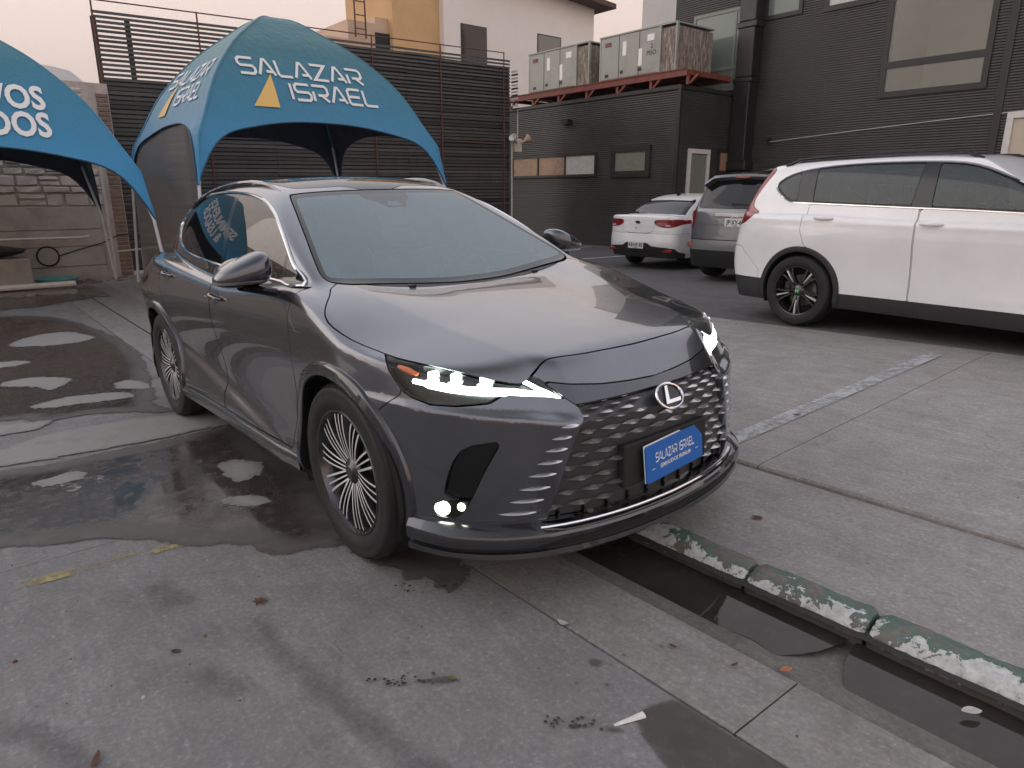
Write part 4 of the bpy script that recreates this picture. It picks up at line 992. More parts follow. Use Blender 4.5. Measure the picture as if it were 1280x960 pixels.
    paint('parking_line', [(-8.9, 7.4), (-8.8, 7.4), (-8.6, 12.2), (-8.7, 12.2)], fp, lambda x, y: zr(x, y)+.018)
    paint('parking_line', [(-11.6, 7.4), (-11.5, 7.4), (-11.3, 12.2), (-11.4, 12.2)], fp, lambda x, y: zr(x, y)+.018)
    # stencilled bay number, half worn away
    for ch, cx, cy in (('2', -1.70, -1.60), ('3', -1.66, -1.735)):
        tr_ = font_tris(ch, .22, .006, .8); q = math.radians(100)
        me = letter_mesh('bay_number', tr_, lambda u, v: (cx+u*math.cos(q)-v*math.sin(q), cy+u*math.sin(q)+v*math.cos(q), float(zl(cx+u*math.cos(q)-v*math.sin(q)))+.0075), gp); tag(link('bay_number', me), kind='structure')
    # puddles: irregular films of water, and dry crusts standing out of them
    def blob(name, pts, m, dz, holes=(), h=.03, kind='structure', zf=None):
        P = cround(np.array(pts, float), 3); lo = P.min(0)-.12; hi = P.max(0)+.12; nx, ny = [max(3, int(math.ceil((hi[i]-lo[i])/h))+1) for i in (0, 1)]
        gx = np.linspace(lo[0], hi[0], nx); gy = np.linspace(lo[1], hi[1], ny); X, Y = np.meshgrid(gx, gy, indexing='ij'); X = X.ravel(); Y = Y.ravel()
        i, j = np.meshgrid(np.arange(nx-1), np.arange(ny-1), indexing='ij'); i = i.ravel(); j = j.ravel(); q = i*ny+j
        F = np.concatenate([np.stack([q, q+ny, q+ny+1], 1), np.stack([q, q+ny+1, q+1], 1)])
        def sd(x, y):
            d = sdpoly(x, y, P)
            for hh in holes: d = np.minimum(d, -sdpoly(x, y, cround(np.array(hh, float), 3)))
            return d
        M = (np.stack([X, Y, zl(X)+dz], 1), np.tile([0., 0, 1], (len(X), 1)), F); M = clip(M, sd(X, Y)+.09)
        me = mesh(name, M[0], M[2].tolist(), m, smooth=None); at = me.attributes.new('d', 'FLOAT', 'POINT'); at.data.foreach_set('value', sd(M[0][:, 0], M[0][:, 1]).astype(np.float32))
        return tag(link(name, me), kind=kind)
    A = [(-2.41, -3.6), (-2.35, -2.18), (-2.27, -1.8), (-2.27, -1.5), (-2.26, -1.18), (-2.28, -.93), (-2.3, -.65), (-1.67, -.71), (-1.08, -.67), (-.52, -.80), (-.10, -.86), (-.16, -1.03), (-.22, -1.18), (-.42, -1.28), (-.52, -1.42), (-.72, -1.55), (-.90, -1.72), (-1.02, -1.95), (-1.15, -2.3), (-1.3, -3.6)]
    dry = [[(-4.92, -1.86), (-5.07, -1.68), (-4.85, -1.4), (-4.62, -1.44), (-4.44, -1.57), (-4.62, -1.61), (-4.76, -1.77)], [(-3.89, -1.71), (-4.01, -1.45), (-3.88, -1.12), (-3.67, -1.08), (-3.71, -1.38), (-3.77, -1.64)],
           [(-4.28, -1.07), (-4.32, -.94), (-4.0, -.86), (-3.91, -.93), (-4.06, -1.08)], [(-1.47, -1.03), (-1.54, -.93), (-1.45, -.85), (-1.27, -.89), (-1.19, -.97), (-1.23, -1.05)], [(-3.46, -2.06), (-3.38, -1.83), (-3.31, -1.7), (-3.16, -1.8), (-3.23, -2.07)], [(-7.3, -1.5), (-7.5, -1.1), (-6.9, -.85), (-6.7, -1.2), (-6.9, -1.6)], [(-6.1, -2.2), (-6.0, -1.7), (-5.8, -1.6), (-5.75, -2.1)], [(-1.0, -1.18), (-.95, -1.06), (-.82, -1.02), (-.84, -1.14)], [(-1.95, -1.9), (-1.98, -1.72), (-1.86, -1.66), (-1.84, -1.84)]]
    blob('puddle', A, E_['wet'], .0045, (), .025)
    Bp = [(-9.9, -6.), (-9.54, -2.11), (-9.22, -1.23), (-8.31, -.82), (-6.88, -.64), (-5.7, -.62), (-4.41, -.77), (-3.3, -.96), (-2.97, -.93), (-3.22, -1.24), (-3.33, -1.48), (-3.34, -1.78), (-3.63, -2.23), (-3.8, -6.)]
    blob('puddle', Bp, E_['wet'], .0045, (), .045)
    blob('puddle', [(-13.2, -3.), (-13.05, -2.03), (-12.36, -.68), (-12.42, .48), (-12.6, 1.0), (-10.3, .47), (-10.68, -.2), (-10.07, -1.14), (-10.2, -2.09), (-10.4, -3.)], E_['wet'], .0045, (), .07)
    blob('puddle', [(-.10, -.92), (.02, -.70), (.3, -.60), (.47, -.66), (.50, -.78), (.38, -.80), (.36, -.93), (.26, -.85), (.13, -.90)], E_['wet'], .0045, (), .015)
    blob('damp_patch', [(1.44, -.77), (1.45, -.64), (1.5, -.607), (1.66, -.607), (2.2, -.607), (2.2, -.83), (1.8, -.87), (1.64, -.85)], E_['damp'], .0045, (), .015)
    blob('dry_patch', [(-2.75, -3.6), (-2.72, -2.2), (-2.95, -1.8), (-2.98, -1.3), (-2.85, -.95), (-2.6, -.66), (-2.36, -.66), (-2.34, -.93), (-2.33, -1.2), (-2.34, -1.5), (-2.35, -1.8), (-2.42, -2.2), (-2.5, -3.6)], E_['crust'], .006, (), .03)
    for k, dpt in enumerate(dry):
        c_ = np.mean(dpt, 0); blob('dry_patch', [tuple(c_+(np.array(q)-c_)*1.12) for q in dpt], E_['crust'], .0065, (), .02 if k in (2, 3) else .035)
    for k, (pts, hh) in enumerate((([(.18, -1.36), (.45, -1.37), (.8, -1.33), (1.15, -1.27), (1.5, -1.2), (1.9, -1.1), (1.92, -1.2), (1.5, -1.31), (1.15, -1.39), (.8, -1.46), (.45, -1.48), (.2, -1.45)], .03), ([(.2, -2.15), (.5, -2.0), (.9, -1.86), (1.3, -1.74), (1.3, -1.82), (.9, -1.97), (.5, -2.12), (.25, -2.25)], .03), ([(.35, -1.72), (.40, -1.60), (.55, -1.53), (.62, -1.58), (.55, -1.68)], .015), ([(-.35, -1.72), (-.30, -1.60), (-.1, -1.52), (-.05, -1.60), (-.15, -1.70)], .015))):
        blob('tyre_stain' if k < 2 else 'oil_stain', pts, E_['stain'], .0035, (), hh)
    # wet shoe prints: small damp spots
    sp = MB(); rn = random.Random(5)
    for (x0, y0, x1, y1, n) in ((.79, -1.27, .92, -1.12, 30), (1.30, -.97, 1.40, -.86, 24), (.36, -.95, .50, -.74, 14)):
        for k in range(n):
            u = rn.random(); px = x0+(x1-x0)*u+rn.gauss(0, .013); py = y0+(y1-y0)*u+rn.gauss(0, .013); r = rn.uniform(.003, .008); b = len(sp.V)
            sp.V += [(px+r*math.cos(q)*rn.uniform(.6, 1.2), py+r*math.sin(q)*rn.uniform(.6, 1.2), float(zl(px))+.0062) for q in np.linspace(0, 6.28, 7)[:-1]]; sp.F.append(tuple(range(b, b+6))); sp.M.append(0)
    tag(sp.build('wet_spots', E_['spot'], smooth=None), 'small dark wet shoe-print spots on the lot concrete', None, None, 'stuff')
    for k, pts in enumerate(([(.90, -1.13), (.93, -1.13), (.97, -1.08), (.96, -1.05), (.92, -1.08)], [(1.17, -.69), (1.20, -.695), (1.215, -.66), (1.19, -.645), (1.165, -.665)], [(1.40, -.87), (1.44, -.86), (1.46, -.82), (1.42, -.835)])):
        blob('damp_patch', pts, E_['damp'], .006, (), .008)
    return blob
def grit(blob):
    """loose specks, pebbles and litter"""
    rn = random.Random(11); st = MB()
    for k in range(520):
        if k % 3: x, y = rn.uniform(-3, 2.2), rn.uniform(-3.2, -.3)
        else: x, y = rn.uniform(-6, 3.), rn.uniform(.3, 4.6)
        r = rn.uniform(.0015, .005); z = fz(x, y)+(.028 if y > 1.15 else 0)
        b = len(st.V); st.V += [(x+r, y, z), (x-.5*r, y+.9*r, z), (x-.5*r, y-.9*r, z), (x, y, z+r*1.1)]; st.F += [(b, b+1, b+3), (b+1, b+2, b+3), (b+2, b, b+3)]; st.M += [k % 2]*3
    tag(st.build('grit', [mat('grit_dark', (.03, .026, .022), .9), mat('grit_pale', (.25, .23, .2), .9)], smooth=None), 'fine dark and pale grit scattered over the concrete', None, None, 'stuff')
    def leafm(name, x, y, L, W, rz, m, lift, label, cat, curl=.3):
        mb = MB(); rows = []
        for i in range(7):
            u = i/6; w = W*math.sin(math.pi*min(1, u*.93+.05))**.8
            rows.append([((u-.5)*L, s*w, curl*L*(abs(u-.5)**2)*1.5+abs(s)*w*.35+.0012) for s in (-1, 0, 1)])
        mb.grid(rows); o = mb.build(name, m, smooth=60, loc=(x, y, fz(x, y)+lift), rot=(0, 0, rz)); return tag(o, label, cat)
    brown = worn('dead_leaf', (.10, .045, .025), .8, .4, 60); green = worn('leaf_green', (.09, .12, .03), .7, .3, 60); blackm = mat('black_scrap', (.008, .008, .009), .5); tan = worn('tan_scrap', (.34, .13, .06), .8, .3, 50); pale = worn('pale_scrap', (.40, .37, .34), .8, .2, 40)
    cl = empty('dry_leaf_clump', (.10, -1.37, fz(.1, -1.37))); tag(cl, 'small clump of dark dry leaves lying on the concrete ahead of the front wheel', 'leaves')
    for k in range(7):
        q = k*.9; mb = MB(); mb.add([(0, 0, .004), (.018*math.cos(q-.35), .018*math.sin(q-.35), .010), (.034*math.cos(q), .034*math.sin(q), .003+.004*(k % 3)), (.018*math.cos(q+.35), .018*math.sin(q+.35), .006)], [(0, 1, 2, 3)]); mb.build('leaf', brown, cl, smooth=None)
    leafm('plastic_scrap', .22, -1.70, .035, .010, .9, blackm, .001, 'glossy black scrap of plastic on the open concrete', 'litter')
    leafm('leaf_scrap', 1.61, -.235, .045, .012, 1.2, tan, .0, 'orange scrap lying on the apron beside the gutter', 'litter', .15)
    leafm('paper_scrap', .965, -.60, .045, .012, .3, pale, .002, 'crumpled pale scrap on the seam in front of the bumper', 'litter', .6)
    leafm('dead_leaf', 1.30, -.41, .030, .007, .2, brown, .002, 'tiny brown leaf on the apron below the plate', 'leaf')
    leafm('dead_leaf', 1.49, -.34, .032, .006, 1.4, brown, .002, 'thin brown leaf on the apron nearest the gutter crack', 'leaf')
    leafm('dead_leaf', .98, .62, .05, .016, .4, brown, .002, 'brown leaf on the walkway slab beside the kerb', 'leaf')
    leafm('dead_leaf', .38, 2.05, .045, .012, .8, brown, .031, 'dark leaf lying on the worn white parking line', 'leaf')
    leafm('dead_leaf', .60, -2.0, .055, .010, -.5, brown, .002, 'brown leaf curled at the bottom left of the lot', 'leaf', .7)
    leafm('pale_leaf', 2.05, .02, .06, .016, .9, pale, -.030, 'pale leaf floating in the gutter water', 'leaf', .1)
    leafm('green_leaf', .955, -1.07, .030, .008, .5, green, .006, 'yellow green leaf tip at the end of the shoe print', 'leaf', .3)
    tb = MB(); rows = []
    for i in range(6):
        u = i/5; w = .0135*(1-u)+.005*u; h = .012*(1-u)+.0012
        rows.append([((u-.5)*.098, w*math.cos(q), h*.5+h*.5*math.sin(q)) for q in np.linspace(0, 2*math.pi, 9)])
    tb.grid(rows); tb.F += [tuple(range(7, -1, -1))]; tb.M += [0]
    tag(tb.build('squeezed_tube', worn('white_tube', (.62, .60, .56), .5, .12, 60), loc=(1.435, -.785, fz(1.435, 0)-.0+.001 if False else float(zl(1.435))+.001), rot=(0, 0, math.atan2(.09, .03)+math.pi)), 'flattened white squeeze tube on the lot next to the damp patch', 'tube')
    for k, (x, y, r, lab) in enumerate(((.19, -1.60, .007, 'small olive pebble beyond the black plastic scrap'), (.40, -1.84, .007, 'lone pale pebble near the bottom left of the lot'), (-.08, -2.13, .008, 'dark round pebble at the far left of the lot'))):
        mb = MB(); mb.lathe([(0, r), (r*.7, r*.75), (r, r*.1), (r*.8, -r*.2)], 8); tag(mb.build('pebble', (green, pale, brown)[k], loc=(x, y, float(zl(x))+.001)), lab, 'pebble')
# ---------------------------------------------------------------- fence, walls, buildings
def ribbed(name, p0, p1, z0, z1, nrm, m, parent, pitch=.055, depth=.016, holes=()):
    """horizontally ribbed cladding between two ground points"""
    p0 = np.array(p0, float); p1 = np.array(p1, float); L = np.linalg.norm(p1-p0); d = (p1-p0)/L; nrm = np.array(nrm, float)
    zs = []; z = z0; k = 0
    while z < z1: zs.append((z, 0)); zs.append((min(z+pitch*.30, z1), depth)); zs.append((min(z+pitch*.75, z1), depth*.9)); z += pitch
    zs.append((z1, 0))
    mb = MB(); 
    cuts = sorted({0., L}.union(*[{h[0], h[1]} for h in holes])) if holes else [0., L]
    for a, b in zip(cuts[:-1], cuts[1:]):
        hs_ = [h for h in holes if h[0] <= a+1e-6 and h[1] >= b-1e-6]
        seg = []
        for (z, o) in zs:
            if any(h[2] < z < h[3] for h in hs_):
                if len(seg) > 1: mb.grid([[tuple((p0+d*s)[:2]+nrm*o_)+(z_,) for s in (a, b)] for z_, o_ in seg], flip=True)
                seg = []
            else: seg.append((z, o))
        if len(seg) > 1: mb.grid([[tuple((p0+d*s)[:2]+nrm*o_)+(z_,) for s in (a, b)] for z_, o_ in seg], flip=True)
    return mb.build(name, m, parent, smooth=None)
def window(parent, axis, c, u0, u1, z0, z1, frame, pane, fw=.06, proud=.05, out=-1, bars=(), name='window', depth=.10, hbars=(), backs=None):
    """framed window on a wall; axis 'x': wall along x at y=c, outward = out*y; axis 'y': wall along y at x=c, outward = out*x"""
    e = empty(name, (0, 0, 0), 0, parent)
    def bx(nm, a0, a1, zz0, zz1, n0, n1, m, bev=0):
        mb = MB(); lo, hi = sorted((c+out*n0, c+out*n1))
        if axis == 'x': mb.box(a0, a1, lo, hi, zz0, zz1, bev=bev)
        else: mb.box(lo, hi, a0, a1, zz0, zz1, bev=bev)
        return mb.build(nm, m, e, smooth=None)
    bx('frame', u0-fw, u1+fw, z1, z1+fw, -depth, proud, frame); bx('frame', u0-fw, u1+fw, z0-fw, z0, -depth, proud, frame)
    bx('frame', u0-fw, u0, z0, z1, -depth, proud-.002, frame); bx('frame', u1, u1+fw, z0, z1, -depth, proud-.002, frame)
    us = [u0]+list(bars)+[u1]; zs = [z0]+list(hbars)+[z1]
    for b in bars: bx('mullion', b-fw*.4, b+fw*.4, z0, z1, -.03, proud-.006, frame)
    for b in hbars: bx('mullion', u0, u1, b-fw*.6, b+fw*.6, -.03, proud-.004, frame)
    for i in range(len(us)-1):
        for j in range(len(zs)-1): bx('pane', us[i]+.001, us[i+1]-.001, zs[j]+.001, zs[j+1]-.001, .018, .026, pane[i % len(pane)] if isinstance(pane, list) else pane)
    if backs is not None: bx('room_wall', u0-.02, u1+.02, z0-.02, z1+.02, -depth-.32, -depth-.30, backs)
    return e
B_ = {}
def clad(name, c):
    m = mat(name, c, .42); t = NT(m); v = t.coord('Object'); a = t.noise(v, 1.1, 7, .7, .4); b = t.n('ShaderNodeMapping'); b.inputs['Scale'].default_value = (2.5, 2.5, .18)
    t.l(v, b.inputs[0]); s = t.noise(b.outputs[0], 2., 7, .7)
    cc = t.mix(t.ramp(a, [(.3, 0), (.75, 1)]), tuple(x*.75 for x in c), tuple(x*1.35 for x in c)); cc = t.mix(t.math('MULTIPLY', t.ramp(s, [(.55, 0), (.8, 1)]), .45), cc, (.085, .075, .062))
    t.set('Base Color', cc); t.set('Roughness', t.ramp(a, [(.3, .34), (.7, .55)])); return m
def build_structures():
    B_['clad'] = clad('dark_cladding', (.046, .044, .043)); B_['frame_dk'] = worn('dark_frame', (.022, .02, .019), .5, .3, 6); B_['frame_wt'] = worn('white_frame', (.62, .60, .58), .5, .1, 8)
    B_['slat'] = worn('dark_slat', (.045, .042, .040), .6, .35, 3., dirt=(.06, .05, .042)); B_['rust'] = worn('rusty_steel', (.13, .05, .035), .7, .4, 9); B_['red'] = worn('red_oxide_steel', (.20, .045, .03), .6, .35, 6, dirt=(.10, .05, .04))
    B_['dkglass'] = mat('dark_window_glass', (.018, .02, .02), .07); B_['teal'] = mat('greenish_window_glass', (.17, .21, .19), .08); B_['card'] = worn('cardboard_behind_glass', (.30, .19, .12), .35, .25, 9); B_['paper'] = worn('paper_behind_glass', (.50, .49, .46), .35, .2, 7)
    B_['blind'] = worn('pale_blind', (.20, .20, .17), .35, .12, 12); B_['room'] = worn('room_beige', (.52, .45, .36), .7, .06, 2)
    B_['clear'] = glass('clear_window_glass', (.90, .93, .90), (.3, .3, .28), .18)
    B_['black_duct'] = worn('black_duct', (.016, .016, .017), .4, .3, 5)
    for mm_ in (B_['slat'],):
        t = NT(mm_); oi = t.n('ShaderNodeObjectInfo'); src = t.b.inputs['Base Color'].links[0].from_socket; t.set('Base Color', t.mix(1., src, t.ramp(oi.outputs['Random'], [(0, .6), (1, 1.5)]), 'MULTIPLY'))
    # slatted fence
    fe = empty('slat_fence', (-14.2, 6.2, -.1)); tag(fe, 'tall dark fence of horizontal slats standing behind the blue tents', 'fence')
    rn = random.Random(2); n = 58; y0, y1 = .99, 11.55
    for k in range(n):
        u = (k+.5)/n; za = -.05+5.03*u; zb = .02+5.19*u; h = .031 if k < n-15 else .026; tw = rn.uniform(-.012, .012); dx = rn.uniform(-.004, .004)
        mb = MB(); segs = [y0, 4.45, 8.05, y1]
        for a, b in zip(segs[:-1], segs[1:]):
            ja = rn.uniform(-.006, .006); A = za+(zb-za)*(a-y0)/(y1-y0)+ja; Bz = za+(zb-za)*(b-y0)/(y1-y0)+ja
            mb.hexa([(dx-.012, a+.004, A-h), (dx+.014, a+.004, A-h-.004), (dx+.014, b-.004, Bz-h-.004), (dx-.012, b-.004, Bz-h), (dx-.012, a+.004, A+h), (dx+.004+tw, a+.004, A+h), (dx+.004+tw, b-.004, Bz+h), (dx-.012, b-.004, Bz+h)])
        o = link('slat', mesh('slat', [(x, y-6.2, z+.1) for x, y, z in mb.V], mb.F, B_['slat'], smooth=None), fe)
    bk = MB(); bk.box(-.06, -.035, .99-6.2, 11.55-6.2, 0, 3.85); bk.box(-.06, -.035, 4.4-6.2, 11.55-6.2, 3.85, 5.1); bk.build('backing_sheet', B_['frame_dk'], fe, smooth=None)
    for y in (1.02, 1.62): mb = MB(); mb.box(-.03, -.014, y-6.2-.05, y-6.2+.05, 0, 4.95); mb.build('post', B_['slat'], fe, smooth=None)
    for y, z in ((1.01, 5.15), (2.97, 5.2), (7.09, 5.3), (9.13, 5.33), (11.3, 5.38)):
        mb = MB(); mb.tube([(.035, y-6.2, .1), (.035, y-6.2, z+.1)], .018, 6); mb.build('pipe_post', B_['rust'], fe)
    mb = MB(); mb.tube([(.035, 1.01-6.2, 5.24), (.035, 11.3-6.2, 5.46)], .014, 6); mb.build('top_pipe', B_['rust'], fe)
    mb = MB(); mb.tube([(.035, 9.13-6.2, 3.0), (.035, 11.3-6.2, 3.0)], .012, 6); mb.build('cross_pipe', B_['rust'], fe)
    for k in range(12):
        z = 3.95+k*.092; mb = MB(); mb.box(.03, .30, 11.58-6.2, 11.61-6.2, z, z+.045); mb.build('end_slat', B_['frame_wt'] if k % 2 else B_['slat'], fe, smooth=None)
    # loudspeakers on a conduit at the fence end
    ls = empty('loudspeaker_pair', (-14.05, 11.72, 2.9)); tag(ls, 'pair of pale horn loudspeakers on a box at the end of the slat fence', 'loudspeaker')
    bm = worn('old_plastic', (.55, .50, .44), .5, .15, 9); mb = MB(); mb.box(-.1, .06, -.13, .13, -.22, .16, bev=.02); mb.build('junction_box', bm, ls)
    for s, rx in ((1, .9), (-1, -.9)):
        mb = MB(); mb.lathe([(.03, 0), (.04, .10), (.07, .20), (.13, .28), (.125, .285), (.02, .15)], 14); o = mb.build('horn', worn('horn_shell', (.45, .33, .25) if s > 0 else (.62, .60, .57), .55, .2, 9), ls); o.rotation_euler = (rx*-1.1, .5, 0); o.location = (.08, s*.08, .05)
    mb = MB(); mb.tube([(0, -.22, .2), (0, -.22, -2.7)], .022, 6); mb.tube([(0, .0, .16), (0, .0, 1.1), (-.1, -.2, 1.25)], .015, 6); mb.build('conduit', bm, ls)
    # stone and plank wall at the left
    sw = empty('boundary_wall', (-13.6, -3., -.2)); tag(sw, 'grey plank wall with rough pinkish stone above it, left of the fence', 'wall')
    pm = worn('wall_plank', (.36, .335, .305), .85, .18, 2.2, .01, dirt=(.24, .215, .19)); sm = worn('rough_stone', (.54, .47, .42), .9, .18, 3., .02, dirt=(.42, .35, .31)); mm = worn('wall_mortar', (.44, .38, .34), .95, .2, 5)
    core = MB(); core.box(-.25, -.02, -9., 3.98, 0, 3.75); core.build('wall_core', mm, sw, smooth=None)
    for z0, z1 in ((.02, .315), (.325, .695), (.705, 1.02), (1.03, 1.455)):
        for a, b in ((-9., -5.0), (-4.99, -.72), (-.71, 3.5)):
            mb = MB(); mb.box(-.05, .035+rn.uniform(0, .012), a, b, z0, z1, bev=.008); mb.build('plank', pm, sw, smooth=30)
    z = 1.47; r2 = random.Random(9)
    while z < 3.45:
        h = r2.choice((.13, .16, .2, .24)); y = -4.6-r2.random()*.4
        while y < 3.5:
            w = min(r2.uniform(.2, .55), 3.62-y); hh = h*r2.choice((1, 1, .5)) 
            for zz, h_ in (((z, h),) if hh == h else ((z, h*.5), (z+h*.5, h*.5))):
                o_ = r2.uniform(.015, .055); V = []
                for (a, q, dpt) in ((y+.006, zz+.006, 0), (y+w-.006, zz+.006, 0), (y+w-.006, zz+h_-.006, 0), (y+.006, zz+h_-.006, 0)): V.append((-.03, a+r2.uniform(-.008, .008), q+r2.uniform(-.008, .008)))
                for (a, q) in ((y+.03, zz+.03), (y+w*.5, zz+.025), (y+w-.03, zz+.03), (y+w-.03, zz+h_-.03), (y+w*.5, zz+h_-.025), (y+.03, zz+h_-.03)): V.append((o_+r2.uniform(-.012, .018), a+r2.uniform(-.014, .014), q+r2.uniform(-.012, .012)))
                mb = MB(); mb.add(V, [(0, 1, 6, 5, 4), (1, 2, 7, 6), (2, 3, 9, 8, 7), (3, 0, 4, 9), (4, 5, 8, 9), (5, 6, 7, 8)]); mb.build('stone', sm, sw, smooth=None)
            y += w
        z += h
    bp = empty('brick_pier', (-13.62, .86, -.2)); tag(bp, 'narrow crumbling reddish brick pier between the stone wall and the slat fence', 'pier')
    bmat = worn('old_brick', (.20, .13, .105), .9, .35, 7, .01); core = MB(); core.box(-.1, .02, -.09, .09, 0, 3.6); core.build('pier_core', mm, bp, smooth=None)
    for k in range(42):
        mb = MB(); mb.box(-.02, .04+r2.uniform(0, .012), -.10+.0*(k % 2), .10, .01+k*.085, .075+k*.085, bev=.006); mb.build('brick', bmat, bp, smooth=None)
    gp_ = MB(); gp_.tube([(-13.4, .62, -.16), (-13.4, .62, 2.4)], .03, 8); tag(gp_.build('grey_post', worn('galvanised_post', (.42, .41, .39), .5, .15, 8)), 'pale upright post standing beside the brick pier', 'post')
    # low clad building with the plant platform
    lb = empty('clad_annex', (-12., 14., 0)); tag(lb, 'low dark building clad in ribbed sheet, with small windows and a white door', 'building'); lb.location = (0, 0, 0)
    ribbed('cladding', (-15.7, 12.75), (-9.0, 12.75), -.1, 4.0, (0, -1), B_['clad'], lb); ribbed('cladding', (-9.0, 12.75), (-9.0, 15.3), -.1, 4.0, (1, 0), B_['clad'], lb)
    mb = MB(); mb.box(-15.75, -8.95, 12.70, 15.25, 4.0, 4.09); mb.build('roof_edge', B_['frame_dk'], lb, smooth=None)
    mb = MB(); mb.box(-9.04, -8.96, 12.71, 12.79, -.1, 4.0); mb.build('corner_trim', B_['frame_dk'], lb, smooth=None)
    mb = MB(); mb.box(-15.6, -9.1, 12.85, 15.2, 0, 3.98); mb.build('inner_wall', B_['frame_dk'], lb, smooth=None)
    window(lb, 'x', 12.74, -15.45, -11.82, 2.04, 2.56, B_['frame_dk'], [B_['card'], B_['card'], B_['paper']], .07, .06, -1, (-14.24, -13.03))
    window(lb, 'x', 12.74, -11.05, -9.98, 2.09, 2.58, B_['frame_dk'], B_['blind'], .16, .06)
    window(lb, 'y', -9.0, 14.55, 15.2, 2.1, 2.56, B_['frame_dk'], B_['card'], .10, .05, 1)
    d = window(lb, 'y', -9.0, 13.28, 13.98, .1, 2.50, B_['frame_wt'], B_['blind'], .11, .06, 1, name='white_door')
    mb = MB(); mb.box(-13.1, -12.8, 12.55, 12.74, 3.44, 3.56); mb.build('wall_vent', B_['black_duct'], lb, smooth=None)
    # red platform
    pf = empty('steel_platform', (-12., 13.4, 4.1)); tag(pf, 'red oxide steel platform with brackets on the low building roof', 'platform'); pf.location = (0, 0, 0)
    for y in (12.82, 14.6): mb = MB(); mb.box(-16.0, -8.9, y, y+.10, 4.30, 4.44); mb.build('beam', B_['red'], pf, smooth=None)
    for x in np.arange(-15.9, -8.8, 1.16):
        mb = MB(); mb.box(x, x+.09, 12.92, 14.6, 4.31, 4.42); mb.build('cross_beam', B_['red'], pf, smooth=None)
        mb = MB(); mb.hexa([(x, 12.86, 4.10), (x+.08, 12.86, 4.10), (x+.08, 12.92, 4.10), (x, 12.92, 4.10), (x, 12.86, 4.30), (x+.08, 12.86, 4.30), (x+.08, 12.92, 4.30), (x, 12.92, 4.30)]); mb.hexa([(x+.10, 12.84, 4.12), (x+.16, 12.84, 4.12), (x+.16, 12.9, 4.12), (x+.10, 12.9, 4.12), (x+.30, 12.84, 4.30), (x+.40, 12.84, 4.30), (x+.40, 12.9, 4.30), (x+.30, 12.9, 4.30)]); mb.build('bracket', B_['red'], pf, smooth=None)
    dk = MB(); dk.box(-15.9, -9.0, 12.8, 14.7, 4.445, 4.47); dk.build('deck', B_['red'], pf, smooth=None)
    # rooftop air units
    gu = worn('unit_grey_green', (.33, .34, .305), .5, .08, 3, dirt=(.24, .25, .22)); coil = mat('weathered_coil', (.2, .17, .14), .9); t = NT(coil); v = t.coord('Object', (9, 9, 1.3)); nz = t.noise(v, 2.3, 8, .75, .9)
    t.set('Base Color', t.ramp(nz, [(.40, (.13, .105, .09)), (.52, (.27, .225, .185)), (.62, (.48, .45, .41))])); t.bump(nz, .02, .6)
    def unit(x0, x1, lab, text):
        e = empty('rooftop_air_unit', ((x0+x1)/2, 13.9, 4.5)); tag(e, lab, 'air unit', 'rooftop air units'); w = (x1-x0)/2
        mb = MB(); mb.box(-w, w-.55, -.72, .8, .05, 1.14, bev=.02); mb.build('cabinet', gu, e)
        mb = MB(); mb.box(w-.55, w, -.69, .78, .05, 1.08); mb.build('coil_section', coil, e, smooth=None)
        mb = MB(); mb.box(-w-.01, w+.01, -.735, .82, 1.14, 1.175); mb.build('lid', gu, e, smooth=None)
        for xx in (-w, w-.04): mb = MB(); mb.box(xx if xx < 0 else xx+.005, xx+.05, -.73, -.66, .03, 1.14); mb.build('corner_post', gu, e, smooth=None)
        mb = MB(); mb.box(w-.56, w-.50, -.735, -.66, .03, 1.14); mb.build('corner_post', gu, e, smooth=None)
        for f_ in (.34, .68): xx = -w+f_*(2*w-.55); mb = MB(); mb.box(xx-.006, xx+.006, -.728, -.70, .08, 1.12); mb.build('panel_joint', B_['frame_dk'], e, smooth=None)
        wl = M_['white']
        for nm, a, b, z0, z1, m in (('badge', -w+.20, -w+.42, .90, 1.0, worn('badge_red', (.16, .035, .04), .5, .1)), ('label_sheet', -w+.85, -w+.98, .60, .95, wl), ('label_sheet', -w+1.42, -w+1.54, .28, .70, wl), ('label_sheet', w-.95, w-.72, .84, 1.0, wl), ('outlet', -w+.22, -w+.34, .12, .20, B_['frame_dk']), ('outlet', -w+.78, -w+.88, .16, .24, B_['frame_dk']), ('outlet', -w+1.40, -w+1.52, .16, .24, B_['frame_dk'])):
            mb = MB(); mb.box(a, b, -.732, -.70, z0, z1); mb.build(nm, m, e, smooth=None)
        for k, (tx, zz) in enumerate(text):
            link('painted_note', letter_mesh('painted_note', font_tris(tx, .16, .002), lambda u, v_: (w-.80+u, -.7245, zz+v_), B_['frame_dk']), e)
        mb = MB(); mb.box(-w, w, -.6, .7, -.05, .05); mb.build('skid', B_['frame_dk'], e, smooth=None)
    unit(-15.25, -12.62, 'left rooftop air unit of the two, half hidden behind the other', ())
    unit(-12.20, -9.55, 'right rooftop air unit of the two, with a ragged brown coil end', (('2', .66), ('PISO', .50)))
    # tall clad building at the right
    tb = empty('tall_clad_building', (0, 0, 0)); tag(tb, 'tall dark ribbed-clad building with a large cream window behind the white cars', 'building')
    Y = 15.3
    ribbed('cladding', (-11.3, Y), (9, Y), -.1, 9.2, (0, -1), B_['clad'], tb, holes=((6.1, 8.1, 3.72, 6.6),) if False else ((6.05, 8.06, 3.72, 6.7),))
